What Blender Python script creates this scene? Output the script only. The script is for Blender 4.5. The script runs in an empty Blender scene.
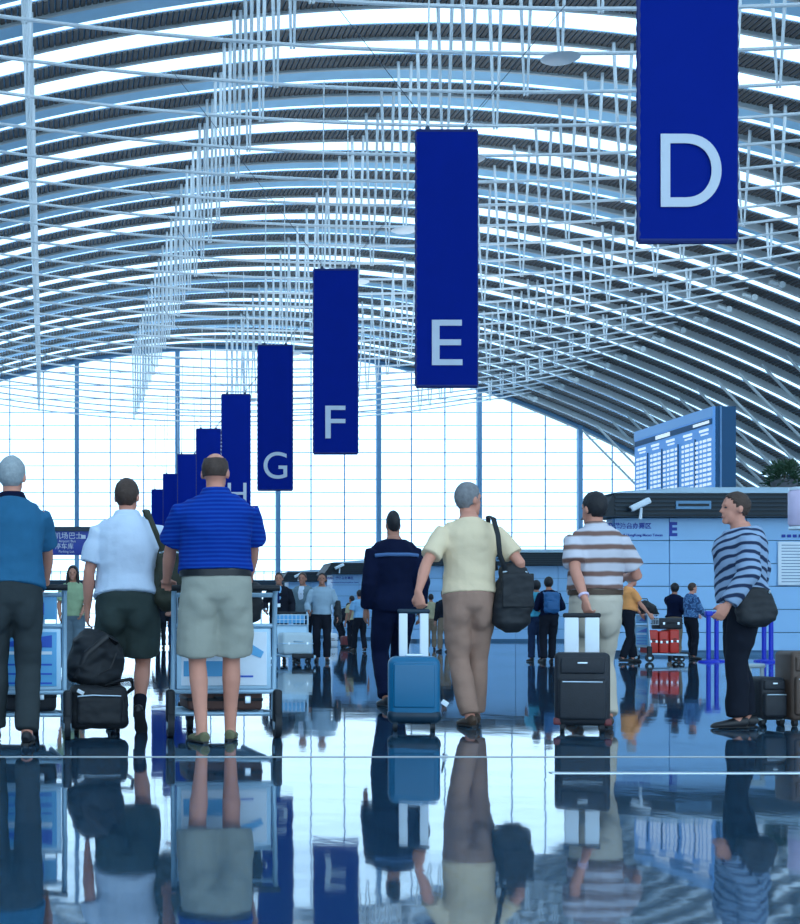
import bpy, math, random
from mathutils import Vector, Matrix, noise
random.seed(7)
SC = bpy.context.scene
COL = SC.collection
PI = math.pi
F = 1500.0            # focal length in pixels of an 800 x 924 frame
CAMZ = 0.735

# ------------------------------------------------------------------ camera
cd = bpy.data.cameras.new('camera')
cam = bpy.data.objects.new('camera', cd)
COL.objects.link(cam)
cam.location = (0, 0, CAMZ)
cam.rotation_euler = (PI / 2, 0, 0)
cd.sensor_fit = 'AUTO'
cd.sensor_width = 36.0
cd.lens = 36.0 * F / 924.0
cd.shift_x = (400 - 47) / 924.0
cd.shift_y = (625 - 462) / 924.0
cd.clip_end = 600
cd.clip_start = 0.1
SC.camera = cam

# ------------------------------------------------------------------ world, light, exposure
w = bpy.data.worlds.new('sky')
SC.world = w
w.use_nodes = True
bg = w.node_tree.nodes['Background']
bg.inputs['Color'].default_value = (0.57, 0.80, 1.0, 1)
bg.inputs['Strength'].default_value = 3.6
SC.view_settings.view_transform = 'Standard'
SC.view_settings.look = 'None'
SC.view_settings.gamma = 1
SC.view_settings.use_curve_mapping = False
SC.view_settings.exposure = -0.36
def roof_fill(x, y, z, sx, sy, power):      # long up-lighters lying on top of the check-in islands
    ld = bpy.data.lights.new('roof_fill', 'AREA'); ld.shape = 'RECTANGLE'; ld.size = sx; ld.size_y = sy
    ld.energy = power; ld.color = (0.78, 0.90, 1.0)
    lo = bpy.data.objects.new('roof_fill', ld); COL.objects.link(lo)
    lo.location = (x, y, z); lo.rotation_euler = (PI, 0, 0)
for y_ in (67.8, 79.0, 92.2): roof_fill(20.5, y_, 4.2, 9.0, 0.6, 1500)


# ------------------------------------------------------------------ materials
def nt(name):
    m = bpy.data.materials.new(name)
    m.use_nodes = True
    return m, m.node_tree.nodes, m.node_tree.links, m.node_tree.nodes['Principled BSDF']

def mat(name, col, rough=0.6, metal=0.0, var=0.12, scale=18.0, bump=0.0, bscale=60.0, spec=0.4):
    m, N, L, b = nt(name)
    tc = N.new('ShaderNodeTexCoord')
    nz = N.new('ShaderNodeTexNoise')
    nz.inputs['Scale'].default_value = scale
    nz.inputs['Detail'].default_value = 4
    L.new(tc.outputs['Object'], nz.inputs['Vector'])
    mx = N.new('ShaderNodeMix'); mx.data_type = 'RGBA'
    mx.inputs[6].default_value = (*[c * (1 - var) for c in col], 1)
    mx.inputs[7].default_value = (*[min(1, c * (1 + var)) for c in col], 1)
    L.new(nz.outputs['Fac'], mx.inputs[0])
    L.new(mx.outputs[2], b.inputs['Base Color'])
    b.inputs['Roughness'].default_value = rough
    b.inputs['Metallic'].default_value = metal
    b.inputs['Specular IOR Level'].default_value = spec
    if bump > 0:
        n2 = N.new('ShaderNodeTexNoise'); n2.inputs['Scale'].default_value = bscale
        L.new(tc.outputs['Object'], n2.inputs['Vector'])
        bp = N.new('ShaderNodeBump'); bp.inputs['Strength'].default_value = bump
        bp.inputs['Distance'].default_value = 0.01
        L.new(n2.outputs['Fac'], bp.inputs['Height'])
        L.new(bp.outputs['Normal'], b.inputs['Normal'])
    return m

def cloth(name, col, var=0.15):
    return mat(name, col, 0.9, var=var, scale=9, bump=0.35, bscale=22, spec=0.15)

def striped(name, cols, freq, duty=0.5, axis='Z', wob=0.02, soft=0.12, tilt=0.0):
    """cloth with woven stripes along an axis of the garment"""
    m, N, L, b = nt(name)
    tc = N.new('ShaderNodeTexCoord')
    nz = N.new('ShaderNodeTexNoise'); nz.inputs['Scale'].default_value = 5
    L.new(tc.outputs['Object'], nz.inputs['Vector'])
    sx = N.new('ShaderNodeSeparateXYZ'); L.new(tc.outputs['Object'], sx.inputs[0])
    def mth(op, a, c):
        n = N.new('ShaderNodeMath'); n.operation = op
        for i, q in enumerate((a, c)):
            if isinstance(q, (int, float)): n.inputs[i].default_value = q
            else: L.new(q, n.inputs[i])
        return n.outputs[0]
    h = mth('ADD', sx.outputs[axis], mth('MULTIPLY', nz.outputs['Fac'], wob))
    if tilt:
        h = mth('ADD', h, mth('MULTIPLY', sx.outputs['X' if axis != 'X' else 'Y'], tilt))
    fr = mth('FRACT', mth('MULTIPLY', h, freq), 0.0)
    rp = N.new('ShaderNodeValToRGB')
    e = rp.color_ramp.elements
    e[0].position = 0.0; e[0].color = (*cols[0], 1)
    e[1].position = max(0.01, duty - soft); e[1].color = (*cols[0], 1)
    x = e.new(min(0.98, duty)); x.color = (*cols[1], 1)
    x = e.new(1 - soft); x.color = (*cols[1], 1)
    x = e.new(1.0); x.color = (*cols[0], 1)
    L.new(fr, rp.inputs[0])
    L.new(rp.outputs[0], b.inputs['Base Color'])
    b.inputs['Roughness'].default_value = 0.9
    b.inputs['Specular IOR Level'].default_value = 0.15
    return m

def blotch(name, cols, scale=12):
    m, N, L, b = nt(name)
    tc = N.new('ShaderNodeTexCoord')
    nz = N.new('ShaderNodeTexNoise'); nz.inputs['Scale'].default_value = scale
    nz.inputs['Detail'].default_value = 3
    L.new(tc.outputs['Object'], nz.inputs['Vector'])
    rp = N.new('ShaderNodeValToRGB'); rp.color_ramp.interpolation = 'CONSTANT'
    e = rp.color_ramp.elements
    e[0].color = (*cols[0], 1)
    e[1].position = 0.47; e[1].color = (*cols[1], 1)
    x = e.new(0.56); x.color = (*cols[2], 1)
    L.new(nz.outputs['Fac'], rp.inputs[0]); L.new(rp.outputs[0], b.inputs['Base Color'])
    b.inputs['Roughness'].default_value = 0.9
    return m

def glass(name, tint, gloss=0.06):
    m, N, L, b = nt(name)
    N.remove(b)
    out = [n for n in N if n.type == 'OUTPUT_MATERIAL'][0]
    t = N.new('ShaderNodeBsdfTransparent'); t.inputs[0].default_value = (*tint, 1)
    g = N.new('ShaderNodeBsdfGlossy'); g.inputs['Roughness'].default_value = 0.08
    mx = N.new('ShaderNodeMixShader'); mx.inputs[0].default_value = gloss
    L.new(t.outputs[0], mx.inputs[1]); L.new(g.outputs[0], mx.inputs[2]); L.new(mx.outputs[0], out.inputs[0])
    return m

def floor_mat():
    m, N, L, b = nt('polished_granite')
    tc = N.new('ShaderNodeTexCoord')
    n1 = N.new('ShaderNodeTexNoise'); n1.inputs['Scale'].default_value = 70; n1.inputs['Detail'].default_value = 6
    L.new(tc.outputs['Object'], n1.inputs['Vector'])
    rp = N.new('ShaderNodeValToRGB'); e = rp.color_ramp.elements
    e[0].position = 0.35; e[0].color = (0.010, 0.038, 0.072, 1)
    e[1].position = 0.68; e[1].color = (0.034, 0.090, 0.150, 1)
    L.new(n1.outputs['Fac'], rp.inputs[0])
    br = N.new('ShaderNodeTexBrick')
    br.offset = 0.0
    br.inputs['Scale'].default_value = 1.0
    br.inputs['Brick Width'].default_value = 1.2; br.inputs['Row Height'].default_value = 1.2
    br.inputs['Mortar Size'].default_value = 0.004; br.inputs['Mortar Smooth'].default_value = 0.0
    br.inputs['Color1'].default_value = (1, 1, 1, 1); br.inputs['Color2'].default_value = (0.86, 0.88, 0.9, 1)
    br.inputs['Mortar'].default_value = (0.35, 0.35, 0.35, 1)
    L.new(tc.outputs['Object'], br.inputs['Vector'])
    mx = N.new('ShaderNodeMix'); mx.data_type = 'RGBA'; mx.blend_type = 'MULTIPLY'; mx.inputs[0].default_value = 1
    L.new(rp.outputs[0], mx.inputs[6]); L.new(br.outputs['Color'], mx.inputs[7])
    L.new(mx.outputs[2], b.inputs['Base Color'])
    b.inputs['Roughness'].default_value = 0.035
    b.inputs['IOR'].default_value = 3.0
    b.inputs['Specular IOR Level'].default_value = 0.5
    b.inputs['Specular Tint'].default_value = (0.72, 0.88, 1.0, 1)
    n2 = N.new('ShaderNodeTexNoise'); n2.inputs['Scale'].default_value = 2.0; n2.inputs['Detail'].default_value = 4; n2.inputs['Roughness'].default_value = 0.42
    mp = N.new('ShaderNodeMapping'); mp.inputs['Scale'].default_value = (1.3, 0.8, 1)
    L.new(tc.outputs['Object'], mp.inputs[0]); L.new(mp.outputs[0], n2.inputs['Vector'])
    bp = N.new('ShaderNodeBump'); bp.inputs['Strength'].default_value = 0.18; bp.inputs['Distance'].default_value = 0.006
    L.new(n2.outputs['Fac'], bp.inputs['Height']); L.new(bp.outputs['Normal'], b.inputs['Normal'])
    return m

M = {}
M['floor'] = floor_mat()
M['white_steel'] = mat('white_painted_steel', (0.76, 0.80, 0.82), 0.45, var=0.04)
M['pale_beam'] = mat('pale_beam_paint', (0.46, 0.50, 0.51), 0.55, var=0.06, scale=2)
M['slat'] = mat('dark_soffit_slat', (0.085, 0.078, 0.074), 0.6, var=0.2)
M['soffit_back'] = mat('soffit_backing', (0.24, 0.42, 0.62), 0.7, var=0.08, scale=3)
M['roof_panel'] = mat('pale_blue_roof_panel', (0.33, 0.60, 0.80), 0.6, var=0.08, scale=1.5)
M['skyglass'] = glass('skylight_glass', (0.93, 0.97, 1.0), 0.04)
M['wallglass'] = glass('curtain_wall_glass', (0.95, 0.98, 1.0), 0.05)
M['mullion'] = mat('blue_grey_mullion', (0.14, 0.30, 0.48), 0.5, var=0.08)
M['mullion_thin'] = mat('thin_mullion', (0.16, 0.32, 0.55), 0.5, var=0.08)
M['wall'] = mat('pale_wall_paint', (0.34, 0.46, 0.56), 0.7, var=0.06, scale=1.0)
M['island_panel'] = mat('pale_blue_island_panel', (0.30, 0.56, 0.86), 0.35, var=0.04, scale=1.0)
M['island_joint'] = mat('island_joint', (0.10, 0.25, 0.42), 0.6)
M['fascia'] = mat('dark_fascia', (0.006, 0.016, 0.026), 0.5, var=0.15, scale=3)
M['fascia_slat'] = mat('fascia_slat', (0.012, 0.032, 0.05), 0.5)
M['cap'] = mat('island_cap', (0.45, 0.62, 0.74), 0.4, var=0.05)
M['banner'] = mat('royal_blue_banner', (0.0015, 0.016, 0.235), 0.75, var=0.06, scale=1.5, bump=0.05, bscale=3, spec=0.06)
M['banner_edge'] = mat('banner_edge', (0.006, 0.018, 0.14), 0.5)
M['letter'] = mat('pale_letter', (0.60, 0.66, 0.74), 0.5, var=0.02)
M['blue_ink'] = mat('blue_ink', (0.015, 0.05, 0.40), 0.5, var=0.02)
M['grey_ink'] = mat('grey_ink', (0.22, 0.34, 0.48), 0.5, var=0.02)
M['wire'] = mat('dark_wire', (0.05, 0.07, 0.10), 0.5, metal=0.4)
M['board_blue'] = mat('board_case_blue', (0.006, 0.085, 0.20), 0.5, var=0.08, scale=2)
M['chrome'] = mat('brushed_steel', (0.62, 0.72, 0.80), 0.28, metal=0.85, var=0.05)
M['cart_frame'] = mat('cart_frame_paint', (0.36, 0.55, 0.70), 0.35, metal=0.3, var=0.05)
M['cart_black'] = mat('cart_black_rubber', (0.012, 0.016, 0.022), 0.6)
M['ad_blue'] = mat('advert_blue', (0.10, 0.40, 0.72), 0.4, var=0.2, scale=4)
M['ad_deep'] = mat('advert_deep_blue', (0.02, 0.10, 0.55), 0.4, var=0.15)
M['ad_white'] = mat('advert_white', (0.72, 0.82, 0.92), 0.4, var=0.05)
M['ad_red'] = mat('advert_red', (0.60, 0.06, 0.05), 0.4, var=0.05)
M['black_bag'] = mat('black_nylon', (0.014, 0.017, 0.022), 0.65, var=0.35, scale=14, bump=0.4, bscale=12)
M['black_case'] = mat('black_suitcase_fabric', (0.016, 0.020, 0.028), 0.55, var=0.25, scale=20, bump=0.2, bscale=90)
M['teal_case'] = mat('teal_hard_shell', (0.004, 0.13, 0.27), 0.3, var=0.08, scale=5)
M['teal_dark'] = mat('dark_teal_trim', (0.003, 0.025, 0.05), 0.45, var=0.1)
M['red_case'] = mat('red_hard_shell', (0.55, 0.03, 0.02), 0.35, var=0.1)
M['maroon_case'] = mat('maroon_shell', (0.16, 0.03, 0.035), 0.4, var=0.1)
M['brown_case'] = mat('brown_leather_case', (0.10, 0.065, 0.05), 0.5, var=0.2)
M['grey_case'] = mat('silver_grey_case', (0.46, 0.58, 0.64), 0.35, var=0.06)
M['cardboard'] = mat('brown_carton', (0.11, 0.055, 0.045), 0.7, var=0.2)
M['olive_bag'] = mat('olive_canvas', (0.042, 0.047, 0.032), 0.8, var=0.3, scale=12, bump=0.4, bscale=16)
M['white_plastic'] = mat('white_plastic', (0.80, 0.88, 0.95), 0.35, var=0.03)
M['stanchion_blue'] = mat('stanchion_blue', (0.012, 0.035, 0.55), 0.35, var=0.05)
M['leaf'] = mat('dark_green_leaf', (0.030, 0.070, 0.035), 0.5, var=0.5, scale=6)
M['pot'] = mat('planter_clay', (0.12, 0.12, 0.13), 0.7)
M['pink'] = mat('pale_pink_sign', (0.74, 0.62, 0.82), 0.4, var=0.04)
M['skin'] = mat('skin_fair', (0.64, 0.28, 0.195), 0.6, var=0.1, scale=10)
M['skin_tan'] = mat('skin_tan', (0.40, 0.18, 0.12), 0.6, var=0.1, scale=10)
M['eye'] = mat('dark_eye', (0.02, 0.02, 0.025), 0.3)
M['lip'] = mat('lip', (0.42, 0.16, 0.15), 0.6)
M['hair_black'] = mat('black_hair', (0.012, 0.012, 0.016), 0.6, var=0.3, scale=40, bump=0.5, bscale=70)
M['hair_brown'] = mat('brown_hair', (0.060, 0.035, 0.026), 0.65, var=0.35, scale=40, bump=0.5, bscale=70)
M['hair_grey'] = mat('grey_hair', (0.32, 0.36, 0.38), 0.7, var=0.3, scale=40, bump=0.5, bscale=70)
M['hair_salt'] = mat('salt_pepper_hair', (0.20, 0.20, 0.21), 0.7, var=0.45, scale=35, bump=0.5, bscale=70)
M['leather_black'] = mat('black_leather', (0.013, 0.014, 0.018), 0.4, var=0.15)
M['leather_brown'] = mat('brown_leather', (0.085, 0.05, 0.032), 0.5, var=0.2)
M['olive_shoe'] = mat('olive_suede', (0.16, 0.16, 0.085), 0.8, var=0.2)
M['sole'] = mat('shoe_sole', (0.03, 0.03, 0.032), 0.7)

def lit(name, col, strength):
    m, N, L, b = nt(name)
    b.inputs['Base Color'].default_value = (*[c * 0.5 for c in col], 1)
    b.inputs['Emission Color'].default_value = (*col, 1)
    b.inputs['Emission Strength'].default_value = strength
    b.inputs['Roughness'].default_value = 0.4
    return m
M['lit_entry'] = lit('lit_board_text', (0.75, 0.90, 1.0), 1.0)
M['lit_face'] = lit('lit_board_face', (0.10, 0.34, 0.82), 0.62)
M['lit_head'] = lit('lit_board_header', (0.16, 0.42, 0.85), 0.5)
# ------------------------------------------------------------------ mesh helpers
class MB:
    def __init__(s):
        s.v = []; s.f = []
    def ring(s, c, u, v, rx, ry, n, p=2.0):
        i0 = len(s.v)
        for k in range(n):
            a = 2 * PI * k / n
            ca, sa = math.cos(a), math.sin(a)
            if p != 2.0:
                ca = math.copysign(abs(ca) ** (2 / p), ca); sa = math.copysign(abs(sa) ** (2 / p), sa)
            s.v.append(c + u * (rx * ca) + v * (ry * sa))
        return i0
    def loft(s, pts, rad, side=None, n=14, p=2.0):
        """closed tube through pts; rad = list of r or (rx, ry); rx lies along side"""
        pts = [Vector(q) for q in pts]
        ids = []
        for i, c in enumerate(pts):
            a = pts[max(0, i - 1)]; b = pts[min(len(pts) - 1, i + 1)]
            d = (b - a).normalized()
            u = Vector(side) if side is not None else (Vector((1, 0, 0)) if abs(d.x) < 0.8 else Vector((0, 1, 0)))
            u = (u - d * u.dot(d)).normalized()
            v = d.cross(u)
            r = rad[i] if isinstance(rad, (list, tuple)) else rad
            rx, ry = r if isinstance(r, (list, tuple)) else (r, r)
            ids.append(s.ring(c, u, v, rx, ry, n, p))
        for a, b in zip(ids, ids[1:]):
            for k in range(n):
                k2 = (k + 1) % n
                s.f.append((a + k, a + k2, b + k2, b + k))
        s.f.append(tuple(reversed(range(ids[0], ids[0] + n))))
        s.f.append(tuple(range(ids[-1], ids[-1] + n)))
        return s
    def tube(s, a, b, r0, r1=None, n=10):
        return s.loft([a, b], [r0, r0 if r1 is None else r1], n=n)
    def ell(s, c, r, n=14, m=8, rot=None):
        c = Vector(c); R = rot or Matrix.Identity(3)
        i0 = len(s.v)
        s.v.append(c + R @ Vector((0, 0, -r[2])))
        for j in range(1, m):
            t = -PI / 2 + PI * j / m
            for k in range(n):
                a = 2 * PI * k / n
                s.v.append(c + R @ Vector((r[0] * math.cos(t) * math.cos(a), r[1] * math.cos(t) * math.sin(a), r[2] * math.sin(t))))
        s.v.append(c + R @ Vector((0, 0, r[2])))
        top = len(s.v) - 1
        for k in range(n):
            k2 = (k + 1) % n
            s.f.append((i0, i0 + 1 + k2, i0 + 1 + k))
            for j in range(m - 2):
                q = i0 + 1 + j * n
                s.f.append((q + k, q + k2, q + n + k2, q + n + k))
            q = i0 + 1 + (m - 2) * n
            s.f.append((q + k, q + k2, top))
        return s
    def box(s, c, d, rot=None):
        c = Vector(c); R = rot or Matrix.Identity(3)
        i = len(s.v)
        for z in (-.5, .5):
            for y in (-.5, .5):
                for x in (-.5, .5):
                    s.v.append(c + R @ Vector((x * d[0], y * d[1], z * d[2])))
        for q in ((0, 2, 3, 1), (4, 5, 7, 6), (0, 1, 5, 4), (2, 6, 7, 3), (0, 4, 6, 2), (1, 3, 7, 5)):
            s.f.append(tuple(i + k for k in q))
        return s
    def rbox(s, c, d, r, rot=None, m=4):
        """box with rounded corners and edges"""
        c = Vector(c); R = rot or Matrix.Identity(3)
        r = min(r, min(d) * 0.49)
        hx, hy, hz = d[0] / 2 - r, d[1] / 2 - r, d[2] / 2 - r
        lev = []
        for sg, hh in ((-1, -hz), (1, hz)):
            ang = [(-PI / 2 + PI / 2 * i / m) for i in range(m + 1)] if sg < 0 else [PI / 2 * i / m for i in range(m + 1)]
            for a in ang: lev.append((hh + r * math.sin(a), r * math.cos(a)))
        ids = []; n = 4 * (m + 1)
        for z, rr in lev:
            rr = max(rr, 1e-4)
            ids.append(len(s.v))
            for q, (sx, sy) in enumerate(((1, 1), (-1, 1), (-1, -1), (1, -1))):
                for i in range(m + 1):
                    a = q * PI / 2 + PI / 2 * i / m
                    s.v.append(c + R @ Vector((sx * hx + rr * math.cos(a), sy * hy + rr * math.sin(a), z)))
        for a, b in zip(ids, ids[1:]):
            for k in range(n):
                k2 = (k + 1) % n
                s.f.append((a + k, a + k2, b + k2, b + k))
        s.f.append(tuple(reversed(range(ids[0], ids[0] + n)))); s.f.append(tuple(range(ids[-1], ids[-1] + n)))
        return s
    def prism(s, poly, axis, lo, hi):
        """extrude a polygon (list of 2D points) along an axis"""
        n = len(poly); i = len(s.v)
        for t in (lo, hi):
            for p in poly:
                q = {'X': (t, p[0], p[1]), 'Y': (p[0], t, p[1]), 'Z': (p[0], p[1], t)}[axis]
                s.v.append(Vector(q))
        for k in range(n):
            k2 = (k + 1) % n
            s.f.append((i + k, i + k2, i + n + k2, i + n + k))
        s.f.append(tuple(reversed(range(i, i + n)))); s.f.append(tuple(range(i + n, i + 2 * n)))
        return s
    def mesh(s, name, smooth=True):
        me = bpy.data.meshes.new(name)
        me.from_pydata([tuple(v) for v in s.v], [], s.f)
        if smooth:
            me.polygons.foreach_set('use_smooth', [True] * len(me.polygons))
            me.set_sharp_from_angle(angle=math.radians(42))
        me.update()
        return me
    def build(s, name, material, parent=None, smooth=True, loc=(0, 0, 0)):
        me = s.mesh(name, smooth)
        me.materials.append(material)
        return link(name, me, parent, loc)

def link(name, me, parent=None, loc=(0, 0, 0)):
    o = bpy.data.objects.new(name, me)
    COL.objects.link(o)
    o.location = loc
    if parent is not None: o.parent = parent
    return o

def tag(o, label=None, cat=None, group=None, kind=None):
    if label: o['label'] = label
    if cat: o['category'] = cat
    if group: o['group'] = group
    if kind: o['kind'] = kind
    return o

def thing(name, label, cat, loc=(0, 0, 0), rz=0.0, group=None):
    o = bpy.data.objects.new(name, None)
    o.empty_display_size = 0.1
    COL.objects.link(o)
    o.location = loc; o.rotation_euler = (0, 0, rz)
    return tag(o, label, cat, group)

def struct(name, loc=(0, 0, 0)):
    o = bpy.data.objects.new(name, None)
    COL.objects.link(o); o.location = loc
    o['kind'] = 'structure'
    return o

def copy_tree(o, parent=None):
    c = o.copy(); COL.objects.link(c)
    if parent is not None: c.parent = parent
    for ch in list(o.children): copy_tree(ch, c)
    return c

def fused(mb, name, voxel, smooth=3, wrinkle=0.0, wscale=7.0, material=None, parent=None, seed=0):
    """union of overlapping closed pieces as one continuous skin"""
    me = mb.mesh(name + '_raw', False)
    o = bpy.data.objects.new(name + '_raw', me); COL.objects.link(o)
    r = o.modifiers.new('r', 'REMESH'); r.mode = 'VOXEL'; r.voxel_size = voxel; r.adaptivity = 0.0
    if smooth:
        q = o.modifiers.new('s', 'SMOOTH'); q.factor = 0.5; q.iterations = smooth
    dg = bpy.context.evaluated_depsgraph_get()
    out = bpy.data.meshes.new_from_object(o.evaluated_get(dg), depsgraph=dg)
    bpy.data.objects.remove(o); bpy.data.meshes.remove(me)
    out.name = name
    if wrinkle > 0:
        out.update()
        ns = [v.normal.copy() for v in out.vertices]
        off = Vector((seed * 3.1, seed * 1.7, 0))
        for v, n in zip(out.vertices, ns):
            p = v.co
            q = Vector((p.x * wscale, p.y * wscale, p.z * wscale * 1.5)) + off
            v.co = p + n * (wrinkle * (noise.noise(q) + 0.5 * noise.noise(q * 2.3)))
    out.polygons.foreach_set('use_smooth', [True] * len(out.polygons))
    out.materials.clear(); out.materials.append(material)
    out.update()
    return link(name, out, parent)

def text(body, size, loc, material, parent=None, name='lettering', rot=(PI / 2, 0, 0), align='CENTER', depth=0.004, sx=1.0, bold=0.0, fit=None):
    cu = bpy.data.curves.new('t', 'FONT')
    cu.body = body; cu.size = size; cu.align_x = align; cu.align_y = 'CENTER'; cu.extrude = depth; cu.offset = bold
    o = bpy.data.objects.new('t', cu); COL.objects.link(o)
    dg = bpy.context.evaluated_depsgraph_get()
    me = bpy.data.meshes.new_from_object(o.evaluated_get(dg), depsgraph=dg)
    bpy.data.objects.remove(o)
    if fit and len(me.vertices):   # (width, height) of the inked area, centred
        xs = [v.co.x for v in me.vertices]; ys = [v.co.y for v in me.vertices]
        cx, cy = (min(xs) + max(xs)) / 2, (min(ys) + max(ys)) / 2
        kx, ky = fit[0] / max(1e-6, max(xs) - min(xs)), fit[1] / max(1e-6, max(ys) - min(ys))
        for v in me.vertices:
            v.co.x = (v.co.x - cx) * kx; v.co.y = (v.co.y - cy) * ky
    me.materials.clear(); me.materials.append(material)
    e = link(name, me, parent, loc)
    e.rotation_euler = rot
    return e

def px(x, s):            # picture column and scale (pixels per metre) to a place on the floor
    return ((x - 47) / s, F / s)

# ------------------------------------------------------------------ hall structure
def zroof(x): return 25.83 - 0.007 * (x - 16) ** 2
def zchord(x): return 18.43 + 0.0038 * (x - 16) ** 2
XL, XR = -22.0, 66.0
BAY = 3.37
YS = [63.3 + BAY * k for k in range(-15, 22)]
YEND = YS[-1]

o = MB().box(((XL + XR) / 2, 57.5, -0.15), (XR - XL, 155, 0.3)).build('floor', M['floor'], smooth=False)
o['kind'] = 'structure'
o = MB().box((XL - 0.2, 57.5, 7), (0.4, 155, 14.6)).build('wall_left', M['wall'], smooth=False); o['kind'] = 'structure'
o = MB().box((XR + 0.2, 57.5, 3.8), (0.4, 155, 8)).build('wall_right', M['wall'], smooth=False); o['kind'] = 'structure'
o = MB().box((9, 8.35, 0.002), (60, 0.014, 0.004)).build('trim_1', M['pale_beam'], smooth=False); o['kind'] = 'structure'
o = MB().box((7.5, 7.45, 0.002), (10.0, 0.05, 0.004)).build('reflection_streak', M['chrome'], smooth=False); o['kind'] = 'structure'  # metal strip added in place of a bright reflection streak on the floor

ceil = struct('ceiling')
XS = [XL + (XR - XL) * i / 60 for i in range(61)]
def sheet(y0, y1, dz, thick, xs=XS):
    b = MB(); n = len(xs)
    for x in xs:
        z = zroof(x) + dz
        for y, zz in ((y0, z), (y1, z), (y1, z + thick), (y0, z + thick)): b.v.append(Vector((x, y, zz)))
    for i in range(n - 1):
        a, c = 4 * i, 4 * (i + 1)
        for k in range(4):
            k2 = (k + 1) % 4
            b.f.append((a + k, a + k2, c + k2, c + k))
    b.f.append((3, 2, 1, 0)); e = 4 * (n - 1); b.f.append((e, e + 1, e + 2, e + 3))
    return b
SW = 1.22     # width of one dark slatted strip
back = sheet(-SW / 2, SW / 2, 0.05, 0.05).mesh('soffit_backing', False); back.materials.append(M['soffit_back'])
sl = MB()
x = XL + 0.1
while x < XR - 0.1:
    t = math.atan(-0.014 * (x - 16))
    sl.box((x, 0, zroof(x) + 0.01), (0.165, SW, 0.08), Matrix.Rotation(-t, 3, 'Y'))
    x += 0.235
slats = sl.mesh('soffit_slats', False); slats.materials.append(M['slat'])
bm_ = MB()
n = len(XS)
for x in XS:                       # edge beam, deeper towards the right-hand springing
    d = 0.13 + 0.36 * max(0, min(1, (x - 26) / 18))
    wd = 0.16 + 0.10 * max(0, min(1, (x - 26) / 18))
    z = zroof(x)
    for y, zz in ((0, z - d), (wd, z - d), (wd, z + 0.08), (0, z + 0.08)): bm_.v.append(Vector((x, y, zz)))
for i in range(n - 1):
    a, c = 4 * i, 4 * (i + 1)
    for k in range(4):
        k2 = (k + 1) % 4
        bm_.f.append((a + k, a + k2, c + k2, c + k))
beam = bm_.mesh('roof_beam', False); beam.materials.append(M['pale_beam'])
GAP = BAY - SW
pane = sheet(SW / 2 + 0.1, BAY - SW / 2, 0.02, 0.02).mesh('skylight_pane', False); pane.materials.append(M['skyglass'])
slit = sheet(BAY - SW / 2 - 0.55, BAY - SW / 2, 0.02, 0.02).mesh('skylight_slit', False); slit.materials.append(M['skyglass'])
clos = sheet(SW / 2 + 0.1, BAY - SW / 2 - 0.55, 0.0, 0.06).mesh('roof_panel', False); clos.materials.append(M['roof_panel'])
NBACK = 9          # bays behind the camera carry on the same roof
YC = [63.3 + BAY * k for k in range(-15 - NBACK, 22)]
for k, y in enumerate(YC):
    kk = k - 15 - NBACK
    link('soffit_backing', back, ceil, (0, y, 0))
    link('soffit_slats', slats, ceil, (0, y, 0))
    link('roof_beam', beam, ceil, (0, y + SW / 2, 0))
    if k == len(YC) - 1: break
    if kk % 4 in (3, 0):
        link('skylight_pane', pane, ceil, (0, y, 0))
    else:
        link('skylight_pane', slit, ceil, (0, y, 0)); link('roof_panel', clos, ceil, (0, y, 0))

# raking props at the right-hand springing, one per bay
rk = MB()
A = Vector((48.3, 0, zroof(48.3) - 0.75)); B = Vector((61.5, 1.2, 5.0))
rk.loft([A + Vector((-0.4, -0.1, 0.45)), A, B], [(0.05, 0.08), (0.05, 0.10), (0.05, 0.12)], side=(0, 1, 0), n=8)
rk.loft([B, Vector((61.5, 1.2, 0))], [0.3, 0.35], n=10)
rake = rk.mesh('raking_prop'); rake.materials.append(M['pale_beam'])
for y in YS[4:]:
    link('raking_prop', rake, ceil, (0, y + SW / 2 - 0.4, 0))

# glazed end wall
win = struct('window_1')
yw = YEND + 1.05
gx = [XL + (XR - XL) * i / 80 for i in range(81)]
g = MB()
for x in gx:
    for y in (yw, yw + 0.03):
        g.v.append(Vector((x, y, 0.0))); g.v.append(Vector((x, y, zroof(x) + 0.1)))
for i in range(80):
    a, c = 4 * i, 4 * i + 4
    g.f += [(a, c, c + 1, a + 1), (a + 2, a + 3, c + 3, c + 2)]
g.build('pane', M['wallglass'], win, False)
x0 = (77 - 47) / 11.2
k = -2
while x0 + 9.04 * k < XR:
    x = x0 + 9.04 * k
    MB().box((x, yw - 0.3, zroof(x) / 2), (0.40, 0.5, zroof(x))).build('column', M['mullion'], win, False)
    for j in (1, 2):
        xx = x + 9.04 * j / 3
        if xx < XR:
            MB().box((xx, yw - 0.06, zroof(xx) / 2), (0.10, 0.1, zroof(xx))).build('mullion', M['mullion_thin'], win, False)
    k += 1
z = 0.6
while z < 25.5:
    h = math.sqrt(max(0, (25.83 - z) / 0.007))
    a, b = max(XL, 16 - h), min(XR, 16 + h)
    MB().box(((a + b) / 2, yw - 0.05, z), (b - a, 0.08, 0.065)).build('transom', M['mullion_thin'], win, False)
    z += 1.205
e = sheet(-0.25, 0.25, -0.35, 0.4)
e.build('head_beam', M['mullion'], win, False, (0, yw - 0.2, 0))

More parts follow.
